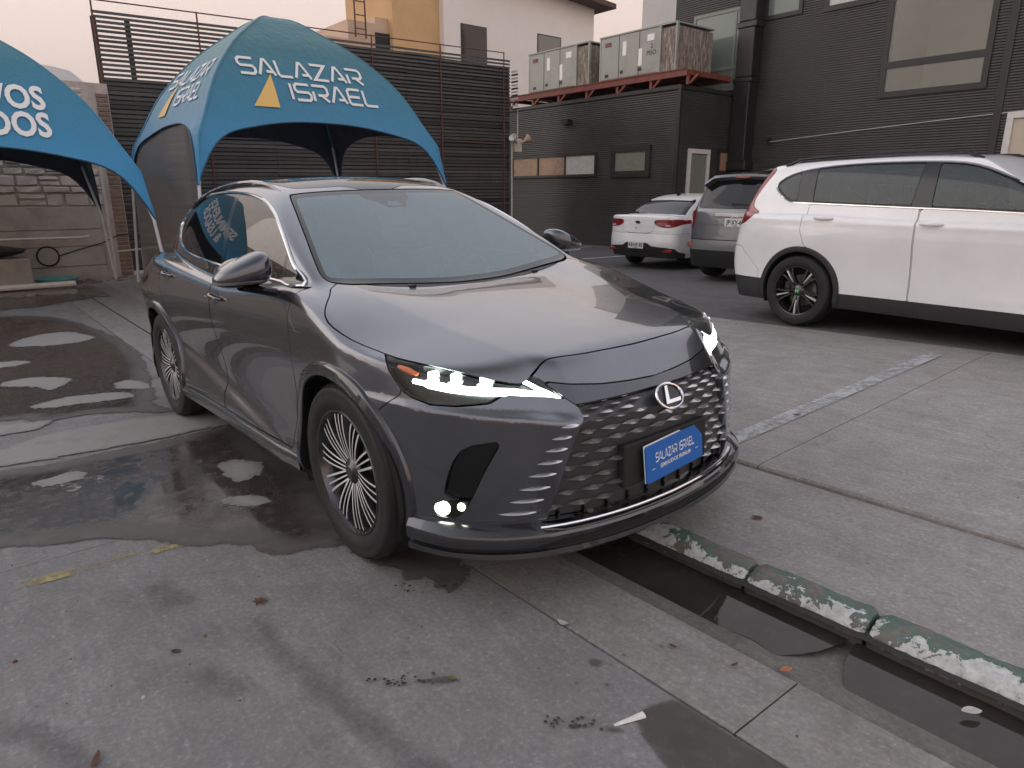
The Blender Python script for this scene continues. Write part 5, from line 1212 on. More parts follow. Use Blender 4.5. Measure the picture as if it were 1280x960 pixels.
    mb = MB(); mb.box(-11.25, -5.27, Y+.08, Y+3, 0, 9.15); mb.box(-3.22, 8.9, Y+.08, Y+3, 0, 9.15); mb.box(-5.26, -3.23, Y+.08, Y+3, 0, 3.70); mb.box(-5.26, -3.23, Y+.08, Y+3, 6.72, 9.15); mb.build('inner_wall', B_['frame_dk'], tb, smooth=None)
    window(tb, 'x', Y, -5.22, -3.27, 3.74, 6.65, B_['frame_dk'], B_['clear'], .12, .05, -1, hbars=(4.30,), depth=.14, backs=None)
    rm = MB(); rm.box(-5.26, -3.23, Y+1.9, Y+1.95, 3.5, 6.9); rm.box(-3.30, -3.25, Y+.1, Y+1.9, 3.5, 6.9); rm.box(-5.25, -5.2, Y+.1, Y+1.9, 3.5, 6.9); rm.box(-5.26, -3.23, Y+.1, Y+1.9, 3.45, 3.5); rm.build('room_inside', B_['room'], tb, smooth=None)
    lm = emit('room_lamp', (1, .88, .70), 14.0); mb = MB(); mb.box(-5.0, -3.5, Y+.5, Y+1.6, 6.86, 6.90); mb.build('ceiling_lamp', lm, tb, smooth=None)
    window(tb, 'x', Y, -10.55, -9.02, 4.28, 6.15, worn('grey_green_frame', (.20, .22, .19), .5, .1), B_['teal'], .08, .05, -1, (-9.28,), hbars=(4.78,))
    window(tb, 'x', Y, -8.35, -7.52, 5.86, 6.9, B_['frame_dk'], B_['teal'], .10, .05, -1)
    window(tb, 'x', Y, -6.75, -5.75, 5.80, 6.8, B_['frame_dk'], B_['paper'], .12, .05, -1)
    window(tb, 'x', Y, -2.55, -1.2, .3, 2.98, B_['frame_wt'], B_['room'], .12, .06, -1, name='white_door')
    for x, w_ in ((-2.86, .07), (-7.3, .0)):
        if w_: mb = MB(); mb.box(x-w_, x+w_, Y-.04, Y, 0, 9.1); mb.build('seam_strip', B_['frame_dk'], tb, smooth=None)
    dc = empty('black_duct', (-8.68, Y-.02, 0)); tag(dc, 'black box duct running up the corner of the tall building', 'duct')
    for k, (x0, x1, z0, z1) in enumerate(((-.30, .28, 2.1, 2.35), (-.26, .22, 2.35, 4.3), (-.30, .26, 4.3, 4.42), (-.24, .24, 4.42, 5.6), (-.28, .28, 5.6, 5.75), (-.24, .24, 5.75, 9))): mb = MB(); mb.box(x0, x1, -.42, 0, z0, z1, bev=.02); mb.build('duct_section', B_['black_duct'], dc)
    cb = MB(); cb.tube([(-8.1, Y-.03, 2.80), (-6, Y-.03, 2.93), (-4, Y-.03, 3.04), (-2.2, Y-.03, 3.12), (2, Y-.03, 3.3)], .009, 6); tag(cb.build('wall_cable', worn('grey_cable', (.5, .5, .5), .5, .1)), 'thin pale cable running along the tall building wall', 'cable')
    cm = empty('security_camera', (-8.0, Y-.05, 2.88)); tag(cm, 'small black security camera on the tall building wall by the duct', 'camera')
    mb = MB(); mb.lathe([(0, .16), (.05, .15), (.06, .10), (.06, -.02), (0, -.03)], 12); o = mb.build('housing', B_['black_duct'], cm); o.rotation_euler = (math.radians(110), 0, .3); mb = MB(); mb.box(-.03, .03, -.02, .05, -.03, .03); mb.build('mount', B_['black_duct'], cm)
    # pale buildings beyond
    wm = worn('white_render', (.80, .745, .70), .8, .04, 1.2, .004); om = worn('ochre_render', (.62, .40, .20), .85, .08, 1.5); pm2 = worn('peach_render', (.60, .44, .33), .85, .08, 1.5)
    wb = empty('white_building', (0, 0, 0)); tag(wb, 'white rendered building with two dark windows rising behind the low roof', 'building')
    mb = MB(); mb.box(-26, -22, 14.6, 22.9, 0, 11.5); mb.build('wall', wm, wb, smooth=None)
    window(wb, 'y', -22, 15.45, 16.65, 6.2, 7.95, B_['frame_dk'], B_['dkglass'], .05, .02, 1); window(wb, 'y', -22, 19.5, 20.8, 6.6, 8.1, B_['frame_dk'], B_['blind'], .05, .02, 1)
    mb = MB(); mb.hexa([(-22.6, 14.4, 10.2), (-21.2, 14.4, 10.2), (-21.2, 23.5, 9.55), (-22.6, 23.5, 9.55), (-22.6, 14.4, 10.4), (-21.2, 14.4, 10.4), (-21.2, 23.5, 9.75), (-22.6, 23.5, 9.75)]); mb.build('eave', worn('brown_eave', (.10, .055, .04), .8, .3, 5), wb, smooth=None)
    ob = empty('ochre_building', (0, 0, 0)); tag(ob, 'ochre rendered building with a stepped peach parapet left of the white one', 'building')
    mb = MB(); mb.box(-26, -22.3, 12.5, 14.59, 0, 11.5); mb.build('wall', om, ob, smooth=None)
    mb = MB(); mb.box(-26, -22.6, 9.9, 10.79, 0, 6.95); mb.box(-26, -22.6, 10.80, 12.49, 0, 7.6); mb.box(-26, -22.65, 11.95, 12.49, 7.6, 7.85); mb.build('parapet', pm2, ob, smooth=None)
    mb = MB(); mb.box(-22.62, -22.55, 11.9, 12.5, 6.6, 7.3); mb.build('window', B_['dkglass'], ob, smooth=None)
    am = empty('roof_ladder', (-22.4, 11.0, 7.0)); tag(am, 'rusty ladder frame standing up above the fence by the ochre building', 'ladder')
    for y in (0, .42): mb = MB(); mb.tube([(0, y, 0), (0, y, 2.0+.3*(y > 0))], .03, 6); mb.build('rail', B_['rust'], am)
    for z in (.3, .75, 1.2, 1.65): mb = MB(); mb.tube([(0, 0, z), (0, .42, z)], .02, 6); mb.build('rung', B_['rust'], am)
    pb = empty('pale_block', (0, 0, 0)); tag(pb, 'pale grey block showing above the right air unit', 'building')
    mb = MB(); mb.box(-14.46, -11.4, 17.5, 21, 0, 9.5); mb.build('wall', worn('pale_grey_render', (.60, .58, .57), .8, .05, 1), pb, smooth=None)
    mb = MB(); mb.box(-14.5, -11.3, 17.4, 21.1, 9.5, 9.6); mb.build('parapet', wm, pb, smooth=None)
    # far hills
    hm = worn('hill_slope', (.20, .17, .15), .95, .25, .004); mb = MB(); rows = []
    rh = random.Random(4)
    for j, f_ in enumerate((0, .35, .7, 1., .6, 0)):
        rows.append([(-2300-260*j, y, f_*(330+95*math.sin(y*.0021+1.3)+60*math.sin(y*.006+.4)+30*math.sin(y*.017))+rh.uniform(-8, 8)*(f_ > 0)-6) for y in np.linspace(-2600, 2200, 90)])
    mb.grid(rows, flip=False); tag(mb.build('hills', hm, smooth=60), kind='structure')
def build_haze():
    hz = MB(); hz.box(-3700, 400, -3000, 2600, -8, 520); m = bpy.data.materials.new('haze_air'); m.use_nodes = True; nt = m.node_tree
    nt.nodes.remove(nt.nodes['Principled BSDF']); pv = nt.nodes.new('ShaderNodeVolumePrincipled'); pv.inputs['Color'].default_value = (.93, .92, .95, 1); pv.inputs['Density'].default_value = .00035; pv.inputs['Anisotropy'].default_value = .2
    nt.links.new(pv.outputs[0], nt.nodes['Material Output'].inputs['Volume']); tag(hz.build('haze', m, smooth=None), kind='stuff')
# ---------------------------------------------------------------- tents
def tent(c, half, zp, zt, gz, label, name='canopy_tent', side_panel=False, texts=None):
    e = empty(name, (c[0], c[1], gz)); tag(e, label, 'tent', 'blue arched canopy tents')
    rib = spl([0, .12, .28, .46, .62, .80, .92, .97, 1.0], [1., .985, .905, .80, .675, .475, .295, .185, 0.])
    H = zp-zt; T0 = zt-gz; base = M_['tent']
    def P(face, s, r, off=0.):
        """point on one of the four faces: s across (-1..1), r down the rib (0..1)"""
        R = r*half; sag = 1-.05*(1-s*s)*math.sin(math.pi*min(1, r))
        z = T0+H*float(rib(r))+.10*(1-s*s)*r*(1-r)*2*.6
        x, y = R*sag+off, s*R
        if r > .55: x -= .02*(1-s*s)
        for _ in range(face): x, y = -y, x
        return (x, y, z+off*.3)
    def rmax(s, mid): 
        t = abs(s)**2.6
        return mid+(1-mid)*t
    for f_ in range(4):
        rows = []; n = 28; mid = .885
        for i in range(n+1):
            s = -1+2*i/n
            s = math.copysign(abs(s)**.85, s)
            rm = rmax(s, mid); rows.append([P(f_, s, rm*(j/20)) for j in range(21)])
        mb = MB(); mb.grid(rows); 
        o = mb.build('canopy_panel', base, e, smooth=70)
        hem = MB(); hem.tube([P(f_, math.copysign(abs(q)**.85, q), rmax(math.copysign(abs(q)**.85, q), mid), .004) for q in np.linspace(-1, 1, 41)], .012, 5); hem.build('hem', M_['tent_hem'], e)
    for f_ in range(4):
        rb = MB(); rb.tube([P(f_, 1, r, -.012) for r in np.linspace(.02, 1, 22)], .020, 6); rb.build('rib_seam', base, e)
        tip = Vector(P(f_, 1, 1.0)); foot = Vector((tip.x*1.045, tip.y*1.045, 0)); prev = Vector(P(f_, 1, .9))
        lg = MB(); lg.tube([Vector((prev.x*.985, prev.y*.985, prev.z-.05)), Vector((tip.x*.992, tip.y*.992, tip.z)), foot], .024, 8); lg.build('leg', M_['tent_leg'], e)
        ft = MB(); ft.box(foot.x-.12, foot.x+.12, foot.y-.12, foot.y+.12, 0, .02); ft.build('foot_plate', M_['tent_leg'], e, smooth=None)
    if texts:
        for f_ in range(4):
            for nm, quads, m, u0, z0, sc in texts:
                # place on the face: map height to rib parameter
                rr = np.linspace(.3, 1, 200); zz = T0+H*rib(rr)
                def fn(u, v):
                    z = z0-gz+v*sc; r = float(np.interp(-z, -zz, rr)); y = u0+u*sc; s = max(-1, min(1, y/(r*half))); p = P(f_, s, r, .018); return p
                for wq in (words(quads, .19) if nm == 'lettering' and sc < .8 and len(quads) > 20 else [quads]): link(nm, letter_mesh(nm, wq, fn, m), e)
    if side_panel:
        f_ = 3; rows = []
        for i in range(15):
            s = -1+2*i/14; s *= .985; top = P(f_, s, rmax(s, .885)*.995, -.02)
            rows.append([(top[0]+(1 if f_ == 0 else 0)*0, top[1]-.12*(1-k/8)*0-(.05*(1-k/8)), top[2]*(k/8)+.02) for k in range(9)])
        pm = glass('tent_window_film', (.62, .61, .59), (.34, .33, .32), .5, .15)
        mb = MB(); mb.grid(rows); mb.build('side_wall', pm, e, smooth=60)
    return e
def build_tents():
    m = mat('tent_fabric', (.02, .22, .42), .55, Sheen_Weight=.2); t = NT(m); ge = t.n('ShaderNodeNewGeometry'); sp = t.n('ShaderNodeSeparateXYZ'); tc = t.n('ShaderNodeTexCoord'); t.l(tc.outputs['Object'], sp.inputs[0]); v = t.coord('Object')
    n = t.noise(v, 1.6, 6, .6); n2 = t.noise(v, 9., 6, .7)
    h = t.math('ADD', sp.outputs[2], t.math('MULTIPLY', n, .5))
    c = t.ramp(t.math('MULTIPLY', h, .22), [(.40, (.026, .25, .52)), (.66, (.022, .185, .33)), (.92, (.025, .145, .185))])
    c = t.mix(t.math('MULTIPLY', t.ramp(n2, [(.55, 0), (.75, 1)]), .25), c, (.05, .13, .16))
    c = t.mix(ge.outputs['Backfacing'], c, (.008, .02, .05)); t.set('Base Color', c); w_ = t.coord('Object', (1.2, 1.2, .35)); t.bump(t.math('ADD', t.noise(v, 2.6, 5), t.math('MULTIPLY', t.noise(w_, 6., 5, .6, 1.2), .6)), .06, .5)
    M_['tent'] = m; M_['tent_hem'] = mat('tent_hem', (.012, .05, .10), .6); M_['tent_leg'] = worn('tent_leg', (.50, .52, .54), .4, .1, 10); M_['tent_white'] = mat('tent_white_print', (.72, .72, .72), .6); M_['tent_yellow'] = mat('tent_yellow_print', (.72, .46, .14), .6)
    q1, w1 = strokes('SALAZAR', 1., .17, .22); q2, w2 = strokes('ISRAEL', 1., .17, .22)
    txt = [('lettering', q1, M_['tent_white'], -1.12, 3.22, 2.02/w1), ('lettering', q2, M_['tent_white'], -.42, 2.88, 1.46/w2),
           ('yellow_sail', [[(.40*i/8, 0), (.40*(i+1)/8, 0), (.40*(i+1)/8, .25*(i+1)/8), (.40*i/8, .25*i/8)] for i in range(8)]+[[(.40*i/8, .25*i/8), (.40*(i+1)/8, .25*(i+1)/8), (.40*(i+1)/8, .5*(i+1)/8), (.40*i/8, .5*i/8)] for i in range(8)], M_['tent_yellow'], -1.06, 2.74, 1.)]
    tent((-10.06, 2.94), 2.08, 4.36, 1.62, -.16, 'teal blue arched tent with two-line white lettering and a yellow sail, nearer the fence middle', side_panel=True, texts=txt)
    b1 = font_tris('SEMINUEVOS', .62, .020, .80); b2 = font_tris('& USADOS', .62, .020, .80)
    def width(b): return max(p[0] for q in b for p in q)
    e2 = 1.02; txt = [('lettering', b1, M_['tent_white'], e2-width(b1)*.70, 2.60, .70), ('lettering', b2, M_['tent_white'], e2-width(b2)*.70, 2.24, .70)]
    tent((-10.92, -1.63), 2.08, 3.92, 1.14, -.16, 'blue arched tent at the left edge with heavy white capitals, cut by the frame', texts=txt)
# ---------------------------------------------------------------- clutter by the left wall
def build_clutter():
    cm = worn('cast_concrete', (.30, .275, .24), .85, .2, 5, .006)
    mb = MB(); mb.box(-.35, .35, -.5, .5, 0, .55, bev=.015); tag(mb.build('concrete_block', cm, loc=(-12.9, -1.35, -.16)), 'square pale concrete block at the foot of the wall, left edge', 'block')
    bag = MB(); rows = []; rn = random.Random(8)
    for i in range(9):
        u = i/8; r = math.sin(math.pi*min(1, u*.9+.1))
        rows.append([((.30+.05*rn.random())*r*math.cos(q), (.42+.07*rn.random())*r*math.sin(q), .20*(1-u)+.02*rn.random()) for q in np.linspace(0, 2*math.pi, 17)[:-1]]); rows[-1].append(rows[-1][0])
    bag.grid(rows, flip=True); tag(bag.build('black_bag', mat('black_plastic_bag', (.01, .01, .011), .35), smooth=60, loc=(-12.9, -1.3, .39)), 'slumped black plastic bag on top of the concrete block', 'bag')
    mb = MB(); mb.tube([(0, -1.2, 0), (0, .62, .01)], .05, 8); tag(mb.build('white_pipe', worn('white_pipe', (.60, .57, .52), .5, .1, 9), loc=(-12.45, -.85, -.10)), 'short pale pipe lying in front of the concrete block', 'pipe')
    pipe = MB(); pipe.tube([(0, -1.9, .80), (0, .42, .80), (.03, .55, .82)], .02, 6); tag(pipe.build('wall_conduit', worn('pale_conduit', (.62, .60, .57), .5, .1, 9), loc=(-13.50, -.3, -.12)), 'pale horizontal conduit fixed along the plank wall', 'conduit')
    hz = MB(); hz.tube([(0, .18*math.cos(q)+.0, .18*math.sin(q)) for q in np.linspace(0, 4*math.pi, 50)], .014, 5); hz.tube([(0, .18, 0), (.02, .5, .10), (.02, .95, .22), (.02, 1.25, .36), (.02, 1.5, .38), (.02, 1.75, .5)], .012, 5); tag(hz.build('cable_coil', M_['matte_black'], loc=(-13.48, -.48, .34)), 'coiled black cable hanging on the plank wall', 'cable')
    bs = MB(); bs.lathe([(0, .03), (.20, .035), (.33, .07), (.36, .13), (.34, .125), (.28, .09), (0, .16)], 20); tag(bs.build('teal_basin', worn('teal_plastic', (.10, .32, .33), .4, .1, 9), loc=(-13.0, -.45, -.16)), 'upturned teal plastic basin on the ground by the wall', 'basin')
    rb = MB(); rr = random.Random(6)
    for k in range(70):
        x, y = rr.gauss(-13.0, .2), rr.uniform(-.2, 1.9); s = rr.uniform(.02, .07); rb.hexa([(x-s, y-s*rr.uniform(.5, 1.6), -.17), (x+s, y-s, -.17), (x+s*rr.uniform(.6, 1.2), y+s, -.17), (x-s, y+s, -.17), (x-s*.6, y-s*.6, -.16+s*.7), (x+s*.5, y-s*.6, -.16+s*.9), (x+s*.6, y+s*.5, -.16+s*.6), (x-s*.5, y+s*.6, -.16+s*.8)])
    tag(rb.build('rubble', worn('rubble', (.13, .10, .085), .95, .4, 9), smooth=None), 'low heap of dark rubble and scraps along the wall foot', None, None, 'stuff')
    vp = empty('red_valve_pipe', (-13.2, 1.55, -.16)); tag(vp, 'thin pipe with a red valve handle standing by the tent leg', 'valve')
    mb = MB(); mb.tube([(0, -.9, .55), (0, .1, .62), (0, .35, .66)], .025, 6); mb.tube([(0, -.45, 0), (0, -.45, .58)], .022, 6); mb.build('pipe', worn('dull_pipe', (.35, .33, .30), .5, .2, 9), vp)
    mb = MB(); mb.lathe([(.0, .05), (.10, .04), (.13, 0), (.10, -.03), (0, -.03)], 10, 'x'); mb.build('valve', mat('valve_red', (.45, .03, .03), .4), vp, loc=(.03, .30, .72))
# ---------------------------------------------------------------- the three cars in the background
def car_field(S):
    Hc = spl(*S['H']); Wp = spl(*S['W']); sec = spl(*S['sec']); Zr = spl(*S['Z']); gw = spl(*S['gw']); R0 = spl(*S['R']); Dr = spl(*S['Dr']); Df = spl(*S['Df'])
    b0, k1, k2, zb = S['gs']; wx, wz, wk = S['ws']; axles = S['ax']; wr = S['flare']
    def f(x, y, z):
        a = np.abs(y); w = Wp(x)+sec(z)
        for cx in axles: w = w+wr*np.exp(-((x-cx)/.46)**2)*sstep(zb-.05, zb-.35, z)
        if 'crease' in S:
            cz, amt = S['crease']; zz = cz-.02*(x+1.5); w = w+amt*(sstep(.10, 0, np.abs(z-zz)))
        low = smax(a-w, z-(Hc(x)-.03*a*a), S.get('r1', .06)); low = smax(low, (x-S['front']+Df(a))*.8, .12); rear = (R0(z)+Dr(a)-x)*.85
        low = smax(low, rear, S.get('r2', .06)); low = smax(low, .12-z, .03)
        g = smax(z-(Zr(x)-.09*a*a), (a-(b0-k1*(z-zb)-k2*(z-zb)**2+gw(x)))*.93, S.get('r3', .10))
        g = smax(g, (x-(wx-(z-wz)*wk-.08*a*a))*.45, .05); g = smax(g, rear, .06); g = smax(g, zb-.2-z, .01)
        return smin(low, g, .03)
    return f
def sdbox(m, x0, x1): return np.minimum(m[0][:, 0]-x0, x1-m[0][:, 0])
def build_car(S, G):
    f = car_field(S); root = empty('parked_car', S['loc'], S['yaw']); root.rotation_euler = (0, -S.get('pitch', 0), S['yaw']); tag(root, S['label'], 'car')
    M = surface_nets(f, (S['x0'], -.04, .15), (S['front']+.05, 1.06, S['top']), S.get('h', .028))
    M = clip(M, M[0][:, 1]); M[0][:, 1] = np.maximum(M[0][:, 1], 0); M = clip(M, M[0][:, 2]-.24)
    R = S['R_w']; ra = R+S.get('gap', .055)
    for cx in S['ax']: M = clip(M, np.hypot(M[0][:, 0]-cx, M[0][:, 2]-R)-ra)
    parents = {}
    for (name, fn, mt, dep, side, par) in S['cuts'](f):
        s = fn(M); pc = clip(M, s-.003); M = clip(M, -s-.003)
        if len(pc[2]) == 0: continue
        if dep: pc = (pc[0]-pc[1]*dep, pc[1], pc[2])
        pr = parents.get(par, root)
        if side:
            for k, q in enumerate((pc, mirr(pc))):
                p_ = parents.get(par+str(k), root) if par else root
                parents[name+str(k)] = panel(name, q, G[mt], p_, .010)
        else: parents[name] = panel(name, both(pc), G[mt], pr, .010)
    panel('body_shell', both(M), G[S['paint']], root)
    for cx in S['ax']:
        l = liner(cx, R, ra+.004, .5, .88); both_sides('wheel_liner', l.V, l.F, G['matte_black'], root)
        if S.get('arch'):
            V, F = arch_ring(f, cx, R, ra-.006, ra+S['arch'], -12, 192, .012, 30); both_sides('arch_moulding', V, F, G[S['trim']], root, smooth=25)
        for sg in (1, -1): make_wheel(root, (cx, sg*S['track'], R), sg, R, S['tw'], S['rim'], S['wheel'], G)
    u = MB(); u.box(S['ax'][1]-.7, S['front']-.3, -.62, .62, .22, .30); u.box(S['ax'][1]+ra+.03, S['ax'][0]-ra-.03, -.80, .80, .24, .32); u.build('underbody', G['matte_black'], root)
    fl = MB(); fl.box(S['ax'][1]+.2, S['ax'][0]-.7, -.6, .6, .45, .5)
    for (xs, y) in ((-1.2, .36), (-1.2, -.36), (-2.0, .36), (-2.0, -.36)):
        st = MB(); n0 = 0; z0 = S['gs'][3]-.45
        st.box(xs-.14, xs, y-.24, y+.24, z0-.1, z0+.55, bev=.05); st.V = [(x-(z-z0)*.3, y_, z) for x, y_, z in st.V]; n1 = len(st.V)
        st.box(xs-.30, xs-.21, y-.13, y+.13, z0+.56, z0+.75, bev=.03); st.build('seat', G['seat'], root)
    return root, f
def plate(parent, loc, rot, text, name='number_plate', w=.36, h=.13):
    e = empty(name, loc, 0, parent); e.rotation_euler = rot
    mb = MB(); mb.box(-.004, .004, -w/2, w/2, -h/2, h/2, bev=.003); mb.build('plate_board', M_['plate_white'], e)
    link('characters', letter_mesh('characters', font_tris(text, .098, .0022, .82), lambda u, v: (-.0052, -u, -.030+v), M_['gloss_black']), e)
    link('small_line', letter_mesh('small_line', font_tris('CHILE', .026, .0006), lambda u, v: (-.0052, -u, -.058+v), M_['gloss_black']), e)
def stalk_mirror(root, x, y, z, mt, low):
    for sg in (1, -1):
        e = empty('door_mirror', (x, sg*y, z), 0, root)
        mb = MB(); n0 = 0; mb.box(-.07, .07, sg*.12-.11, sg*.12+.11, 0, .17, bev=.045); mb.V = [(a+(.03 if c > .1 else 0), b, c) for a, b, c in mb.V]; mb.build('shell', mt, e, smooth=60)
        mb = MB(); mb.hexa([(-.06, min(0, sg*.2), -.03), (.06, min(0, sg*.2), -.03), (.06, max(0, sg*.2), -.03), (-.06, max(0, sg*.2), -.03), (-.06, min(0, sg*.2), .03), (.06, min(0, sg*.2), .03), (.06, max(0, sg*.2), .03), (-.06, max(0, sg*.2), .03)]); mb.build('arm', low, e)
def handles(root, f, items, mt):
    for x0, z0, L in items:
        for sg in (1, -1):
            mb = MB(); rows = []
            for i in range(9):
                u = i/8; x = x0+L/2-L*u; bow = math.sin(math.pi*u)**.5; y = ray_y(f, x, z0)+.002+.034*bow
                rows.append([(x, sg*(y+.010*c_), z0+s_*(.008+.009*bow)) for c_, s_ in ((0, -1), (1, -.6), (1.2, .2), (.8, 1), (0, 1), (-.9, 0), (0, -1))])
            mb.grid(rows, flip=sg > 0); mb.build('handle', mt, root, smooth=50)
def build_background_cars():
    G = M_
    G['pearl'] = car_paint('white_pearl_paint', (.74, .74, .75), .0, .35); G['white_car'] = car_paint('white_solid_paint', (.76, .76, .76), .0, .35); G['mid_grey'] = car_paint('mid_grey_paint', (.14, .145, .155), .5, .34)
    G['clad_black'] = worn('black_cladding', (.022, .022, .023), .55, .2, 12); G['glass_bg'] = glass('car_glass', (.36, .42, .41), (.06, .08, .078), .40); G['glass_dk'] = glass('car_dark_glass', (.06, .065, .07), (.012, .012, .013), .75)
    G['plate_white'] = mat('plate_white', (.66, .66, .64), .4); G['red_bright'] = mat('red_lamp', (.24, .012, .016), .15, Coat_Weight=1.); G['lamp_clear'] = mat('lamp_clear', (.55, .45, .44), .15); G['bumper_silver'] = mat('bumper_silver', (.36, .36, .37), .3, .6)
    xz = lambda poly, ny=.35: (lambda m: np.minimum(sdpoly(m[0][:, 0], m[0][:, 2], poly), (m[1][:, 1]-ny)*.25))
    yz = lambda poly, nx=-.25: (lambda m: np.minimum(sdpoly(m[0][:, 1], m[0][:, 2], poly), (nx-m[1][:, 0])*.25))
    X = lambda poly: (lambda m: sdpoly(m[0][:, 0], m[0][:, 2], poly))
    # --- white crossover, side on
    zg = float(zr(-1.1, 5.6))+.018; yaw = math.radians(-4.); ra_ = (-1.13, 5.71)
    S = dict(label='white crossover parked side-on with black arches and black alloy wheels', loc=(ra_[0]+2.7*math.cos(yaw), ra_[1]+2.7*math.sin(yaw), zg), yaw=yaw, pitch=math.atan(.006), front=.90, x0=-3.85, top=1.80, h=.022,
             H=([-3.9, -3.2, -2.4, -1.5, -.7, 0, .5, .9], [1.16, 1.17, 1.16, 1.13, 1.12, 1.06, 1.0, .92]), W=([-3.9, -3.6, -3.2, -2.7, -2, -1.2, -.4, 0, .5], [.80, .86, .905, .925, .915, .912, .915, .925, .90]),
             sec=([.1, .25, .4, .55, .75, .95, 1.05, 1.15, 1.3], [-.10, -.045, -.03, -.03, -.018, 0, -.006, -.03, -.09]), Z=([-3.9, -3.6, -3.2, -2.6, -2.0, -1.4, -1.0, -.7], [1.57, 1.635, 1.685, 1.71, 1.715, 1.695, 1.63, 1.51]),
             gw=([-3.9, -3.4, -2.8, -2.2, -1.4, -.8, -.4], [-.13, -.08, -.035, -.01, 0, -.005, -.02]), R=([.1, .3, .5, .7, .95, 1.1, 1.25, 1.5, 1.75], [-3.62, -3.70, -3.76, -3.78, -3.74, -3.70, -3.63, -3.48, -3.30]), Dr=([0, .3, .5, .65, .78, .87, .92, 1.1], [0, .02, .05, .10, .18, .30, .44, 1.2]), Df=([0, .4, .7, .85, .95, 1.1], [0, .05, .2, .45, .8, 1.5]),
             gs=(.865, .22, .32, 1.15), ws=(-.15, 1.05, 1.75), ax=(0, -2.7), flare=.012, R_w=.369, rim=.252, track=.80, tw=.235, wheel='star', paint='pearl', trim='clad_black', arch=.05, gap=.045, crease=(1.10, .010))
    dlo = cround([(-.42, 1.185), (-.62, 1.30), (-.95, 1.475), (-1.25, 1.59), (-1.6, 1.63), (-2.2, 1.64), (-2.7, 1.615), (-3.02, 1.555), (-3.17, 1.45), (-3.10, 1.36), (-2.95, 1.275), (-2.75, 1.262), (-2.0, 1.236), (-1.2, 1.21)], 3)
    W = lambda a0, b0, a1, b1: [(a0, 1.14), (a1, 1.14), (b1, 1.7), (b0, 1.7)]
    def cuts(f):
        def wn(poly): return lambda m: np.minimum(np.minimum(sdpoly(m[0][:, 0], m[0][:, 2], dlo)-.018, sdpoly(m[0][:, 0], m[0][:, 2], poly)), (m[1][:, 1]-.3)*.3)
        return [('sill_cladding', lambda m: np.minimum(.385+.0*m[0][:, 0]-m[0][:, 2], np.minimum(-.36-m[0][:, 0], m[0][:, 0]+2.34)), 'clad_black', 0, True, ''),
                ('bumper_cladding', lambda m: np.minimum(.46-.02*(m[0][:, 0]+3.2)-m[0][:, 2], -3.05-m[0][:, 0]), 'clad_black', 0, False, ''),
                ('front_door', xz([(-.36, 1.20), (-.33, .9), (-.40, .385), (-1.58, .385), (-1.595, 1.19), (-1.595, 1.218), (-1.2, 1.203), (-.42, 1.178)], -.3), 'pearl', 0, True, ''),
                ('rear_door', xz([(-1.605, 1.219), (-1.605, 1.19), (-1.59, .385), (-2.29, .385), (-2.38, .60), (-2.52, .74), (-2.66, .85), (-2.72, 1.0), (-2.70, 1.253), (-2.0, 1.229)], -.3), 'pearl', 0, True, ''),
                ('window_glass', wn(W(-1.50, -1.55, -.60, -.60)), 'glass_bg', .003, True, 'front_door'), ('window_glass', wn(W(-.585, -.585, -.2, -.2)), 'glass_bg', .003, True, 'front_door'),
                ('window_glass', wn(W(-2.66, -2.74, -1.69, -1.67)), 'glass_bg', .003, True, 'rear_door'), ('quarter_window', wn(W(-3.3, -3.3, -2.84, -2.94)), 'glass_bg', .003, True, ''),
                ('pillar_trim', xz(dlo, .25), 'gloss_black', .0, True, ''),
                ('tail_light', lambda m: np.minimum(X(cround([(-3.80, 1.13), (-3.62, 1.03), (-3.46, 1.045), (-3.34, 1.12), (-3.32, 1.17), (-3.40, 1.22), (-3.40, 1.32), (-3.32, 1.47), (-3.25, 1.60), (-3.33, 1.62), (-3.46, 1.48), (-3.58, 1.31), (-3.72, 1.21)], 3))(m), m[0][:, 1]-.45), 'red_bright', 0, True, ''),
                ('rear_window', yz([(-.2, 1.2), (.62, 1.2), (.58, 1.52), (-.2, 1.55)], -.3), 'glass_dk', .003, False, ''),
                ('rear_bumper', X([(-3.2, .2), (-3.2, .55), (-3.38, .72), (-3.45, .80), (-4, .80), (-4, .2)]), 'pearl', 0, False, '')]
    S['cuts'] = cuts; root, f = build_car(S, G)
    # dark outline of the lamp and glossy lower lens piece
    line = [(x, ray_y(f, x, z)+.002, z) for x, z in dlo]; tb = MB(); tb.tube(line, .008, 5, closed=True); both_sides('chrome_window_trim', tb.V, tb.F, G['chrome'], root)
    rl = [(x, .60, ray_z(f, x, .60)+(.0 if k in (0, 11) else .045)) for k, x in enumerate(np.linspace(-1.25, -3.15, 12))]; tb = MB(); tb.tube(rl, .016, 6); both_sides('roof_rail', tb.V, tb.F, G['gloss_black'], root)
    handles(root, f, ((-1.46, 1.085, .20), (-2.48, 1.115, .20)), G['pearl']); stalk_mirror(root, -.52, .90, 1.17, G['pearl'], G['gloss_black'])
    sp = MB(); rows = []
    for y in np.linspace(-.60, .60, 9): z = ray_z(f, -3.28, abs(y)); rows.append([(-3.10, y, z+.010), (-3.45, y, z-.03), (-3.52, y, z-.06), (-3.40, y, z-.075)])
    sp.grid(rows, flip=True); sp.build('rear_spoiler', G['pearl'], root, smooth=30)
    em = MB(); em.box(-.018, .018, .126, .130, -.018, .018)
    for ch in root.children:
        if ch.name.startswith('wheel'):
            for q in ch.children:
                if q.name.startswith('tyre'): pass
